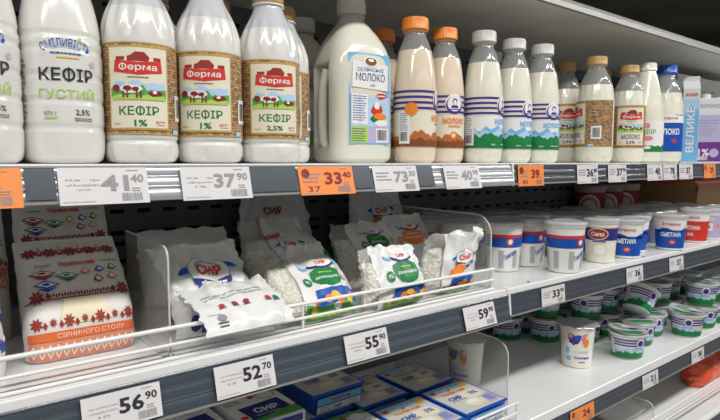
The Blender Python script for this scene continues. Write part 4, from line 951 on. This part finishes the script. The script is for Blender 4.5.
place(cy, (1.2182, .7080, zC), face(1.218, .71, 8), 'tall cream sour cream cup with colourful floral picture, standing alone', 'tall floral sour cream cups')
place(cy, (.9250, .800, zC), face(.92, .80, -30), 'tall floral sour cream cup seen through the clear divider', 'tall floral sour cream cups')
# small striped cups
def small_cup(open_=False):
    t = thing('small_sour_cream_cup', 'x', 'sour cream cup'); rb, rt, h = .033, .0430, .064
    p = [(rb * .92, 0), (rb, .0012), (rb + .0015, .006), (rt, h * .94), (rt + .001, h * .95), (rt + .0035, h * .96), (rt + .0035, h)]
    mb = MB(); mb.lathe(p, 'cup', 44); part('body', mb, t, 50)
    A = Art(lambda s, z, off: ((interp(p, z) + off) * math.sin(s / rt), -(interp(p, z) + off) * math.cos(s / rt), z), .006, .0004); W = PI * rt * .99
    A.hills(-W, W, .003, .024, 'green', 1, 44, 3, .4); A.hills(-W, W, .003, .018, 'dgreen', 2, 44, 5, .5); A.hills(-W, W, .010, .030, 'lblue', 0, 30, 8, .5)
    for k in range(3): A.rect(-W, .035 + k * .0068, W, .0382 + k * .0068, 'purple', 1)
    for c in (-.09, 0, .09): A.ell(c + .02, .044, .011, .011, 'white', 2); A.ell(c + .02, .043, .008, .008, 'purple', 3); A.text('СМЕТАНА', c + .018, .0295, .0065, 'sky', 2, .03, w=.03)
    A.rect(-.066, .012, -.048, .052, 'white', 3); A.lines(-.065, .050, .015, 9, .0042, .0013, 'grey', 4)
    part('label', A.mb, t, 0)
    # foil lid, rippled, with a tab
    def lz(x, y):
        r = math.hypot(x, y); b = .0010 * math.sin(5 * math.atan2(y, x)) * (r / rt) ** 2
        return b + (max(0, (-x + y * .3 + .005)) ** 1.6 * 1.3 if open_ else 0)
    mb = MB(); V = [(0, 0, h + .0012)]; F = []; n = 40; Rn = (.4, .75, .97, 1.08)
    for q in Rn:
        for j in range(n):
            a = 2 * PI * j / n; rr = rt * q * (1 + (.10 if q > 1 and abs(a - 4.2) < .3 else 0)); x, y = rr * math.cos(a), rr * math.sin(a); V.append((x, y, h + .0012 + lz(x, y) * (1 if q < 1.05 else 1.1) - (.0008 if q > 1 and not open_ else 0)))
    F += [(0, 1 + j, 1 + (j + 1) % n) for j in range(n)]
    for i in range(len(Rn) - 1): F += [(1 + i * n + j, 1 + (i + 1) * n + j, 1 + (i + 1) * n + (j + 1) % n, 1 + i * n + (j + 1) % n) for j in range(n)]
    mb.add(V, F, 'foil'); L_ = part('foil_lid', mb, t, 60)
    A = Art(lambda s, y, off: (s, y, h + .0014 + lz(s, y) + off + .0006), .006, .0004)
    A.ell(0, 0, .040, .040, 'lgrey', 0); A.poly([(-.036, -.012), (-.02, -.034), (.02, -.034), (.036, -.012), (.02, -.006), (-.01, -.012)], 'green', 1); A.poly([(-.034, .016), (-.02, .033), (.0, .038), (-.01, .020)], 'mgreen', 1)
    for k in range(3): A.rect(-.036 + .002 * k, .001 + k * .0062, .036 - .002 * k, .0038 + k * .0062, 'purple', 1)
    A.ell(.014, .008, .009, .009, 'purple', 2)
    part('lid_print', A.mb, t, 0); return t
sc0 = small_cup(); sc1 = small_cup(True)
G = 'small striped sour cream cups'
place(sc1, (1.3680, .6600, zC), face(1.37, .65, 20), 'small striped cup in front with its lid lifting, standing before the pile', G)
place(sc1, (1.6720, .6420, zC), face(1.68, .62, -20), 'small cup at the front right with a green lifting lid, above tag 30', G)
low = [(1.485, .690, 'second small striped cup from the lifting lid cup, bottom layer'), (1.395, .790, 'small striped cup right behind the tall floral cup'), (1.320, .862, 'small striped cup half hidden under the rail, right of the joint'),
       (1.250, .935, 'small striped cup at the back near the rail joint'), (1.500, .790, 'bottom layer small cup behind the second front one'), (1.590, .710, 'bottom layer small cup left of the green lidded front cup'),
       (1.790, .650, 'bottom layer small cup right of the green lidded front cup'), (1.890, .640, 'bottom layer small cup at the right picture edge'), (1.700, .745, 'bottom layer small cup behind the green lidded front cup'),
       (1.610, .812, 'bottom layer small cup in the third row centre'), (1.810, .755, 'bottom layer small cup in the second row at the right'), (1.450, .890, 'bottom layer small cup at the back behind the pile'),
       (1.920, .750, 'bottom layer small cup far right in the second row'), (1.720, .850, 'bottom layer small cup at the back right'), (1.840, .860, 'bottom layer small cup deep at the back, far right'), (1.345, .947, 'bottom layer small cup against the back panel')]
for i, (x, y, l) in enumerate(low): place(sc0, (x, y, zC), face(x, y, R.uniform(-30, 30)), l, G)
up = [(1.400, .790, 'top layer small cup stacked right behind the tall floral cup'), (1.500, .795, 'top layer small cup left of the toppled one'), (1.325, .866, 'top layer small cup peeking below the middle rail near the joint'),
      (1.700, .742, 'top layer small cup stacked behind the green lidded cup'), (1.795, .655, 'top layer small cup right of the green lidded cup'), (1.895, .645, 'top layer small cup at the right picture edge'),
      (1.610, .808, 'top layer small cup in the third row centre'), (1.812, .760, 'top layer small cup in the second row at the right'), (1.925, .748, 'top layer small cup far right, second row'), (1.725, .850, 'top layer small cup at the back right')]
for i, (x, y, l) in enumerate(up): place(sc0, (x, y, zC + .0680), face(x, y, R.uniform(-40, 40)), l, G)
o = place(sc0, (1.4900, .700, zC + .0860), 0, 'small striped cup lying tilted on top of the pile', G, rot=(math.radians(-28), math.radians(24), math.radians(-50)))
# ------------------------------------------------------------------ bottom shelf goods
def draw_red(A, L): A.text('Масло', .0, .06, .016, 'salmon', 1, .01, w=.06)
bag_thing('red_pack', 'red plastic pack behind the bottom wire guard', 'red pack', None, (2.03, .725, SE), 0, Bag([(.0, .002, .020, .085), (.0, .020, .045, .088), (.004, .060, .045, .088), (.01, .085, .030, .086), (.016, .100, .006, .082)], 91, .004, 5), 'redfilm', draw=draw_red, z=SE)
bag_thing('red_pack', 'second red plastic pack at the right picture edge', 'red pack', None, (2.235, .725, SE), 0, Bag([(.0, .002, .020, .085), (.0, .020, .045, .088), (.004, .055, .045, .088), (.01, .075, .030, .086), (.016, .090, .006, .082)], 93, .004, 5), 'redfilm', draw=draw_red, z=SE)
bag_thing('white_pack', 'white flat pack lying on the bottom shelf left of the red pack', 'white pack', None, (1.56, .83, SE), 0, Bag([(-.10, .010, .004, .09), (-.06, .02, .016, .09), (.0, .025, .020, .09), (.06, .03, .014, .09), (.09, .03, .002, .09)], 95, .004, 4), z=SE)
bag_thing('white_pack', 'white and blue pack on the bottom shelf below the orange tag', 'white pack', None, (1.26, .80, SE), 0, Bag([(-.08, .010, .004, .09), (-.05, .03, .02, .10), (.0, .05, .030, .10), (.06, .08, .014, .09), (.09, .09, .002, .09)], 97, .004, 4), draw=lambda A, L: A.rect(-.06, .04, .06, .13, 'blue', 0), z=SE)

# ------------------------------------------------------------------ lamps, world, camera
def lamp(x0, x1, y, z, w, power, col):
    l = bpy.data.lights.new('ceiling_lamp', 'AREA'); l.shape = 'RECTANGLE'; l.size = x1 - x0; l.size_y = w; l.energy = power; l.color = col
    o = bpy.data.objects.new('ceiling_lamp', l); o.location = ((x0 + x1) / 2, y, z); C.objects.link(o); return o
for i in range(6): lamp(-2.6 + i * 1.45, -1.5 + i * 1.45, -.86, 2.98, .22, 31, (1, .985, .96))
lamp(-2.5, 5.5, -3.4, 2.98, .3, 28, (1, .975, .92))
w = bpy.data.worlds.new('store_air'); bpy.context.scene.world = w; w.use_nodes = True
w.node_tree.nodes['Background'].inputs[0].default_value = (.92, .96, 1, 1); w.node_tree.nodes['Background'].inputs[1].default_value = .17
cam = bpy.data.cameras.new('camera'); cam.sensor_width = 36; cam.lens = 36 * 560 / 720; cam.clip_start = .02
co = bpy.data.objects.new('camera', cam); C.objects.link(co)
TH = math.radians(51.8); P = math.radians(4.9)
fw = Vector((math.cos(TH) * math.cos(P), math.sin(TH) * math.cos(P), -math.sin(P)))
co.location = (0, 0, 1.40); co.rotation_euler = fw.to_track_quat('-Z', 'Y').to_euler()
S = bpy.context.scene; S.camera = co
S.view_settings.view_transform = 'Standard'; S.view_settings.look = 'None'; S.view_settings.gamma = 1; S.view_settings.exposure = 0; S.view_settings.use_curve_mapping = False
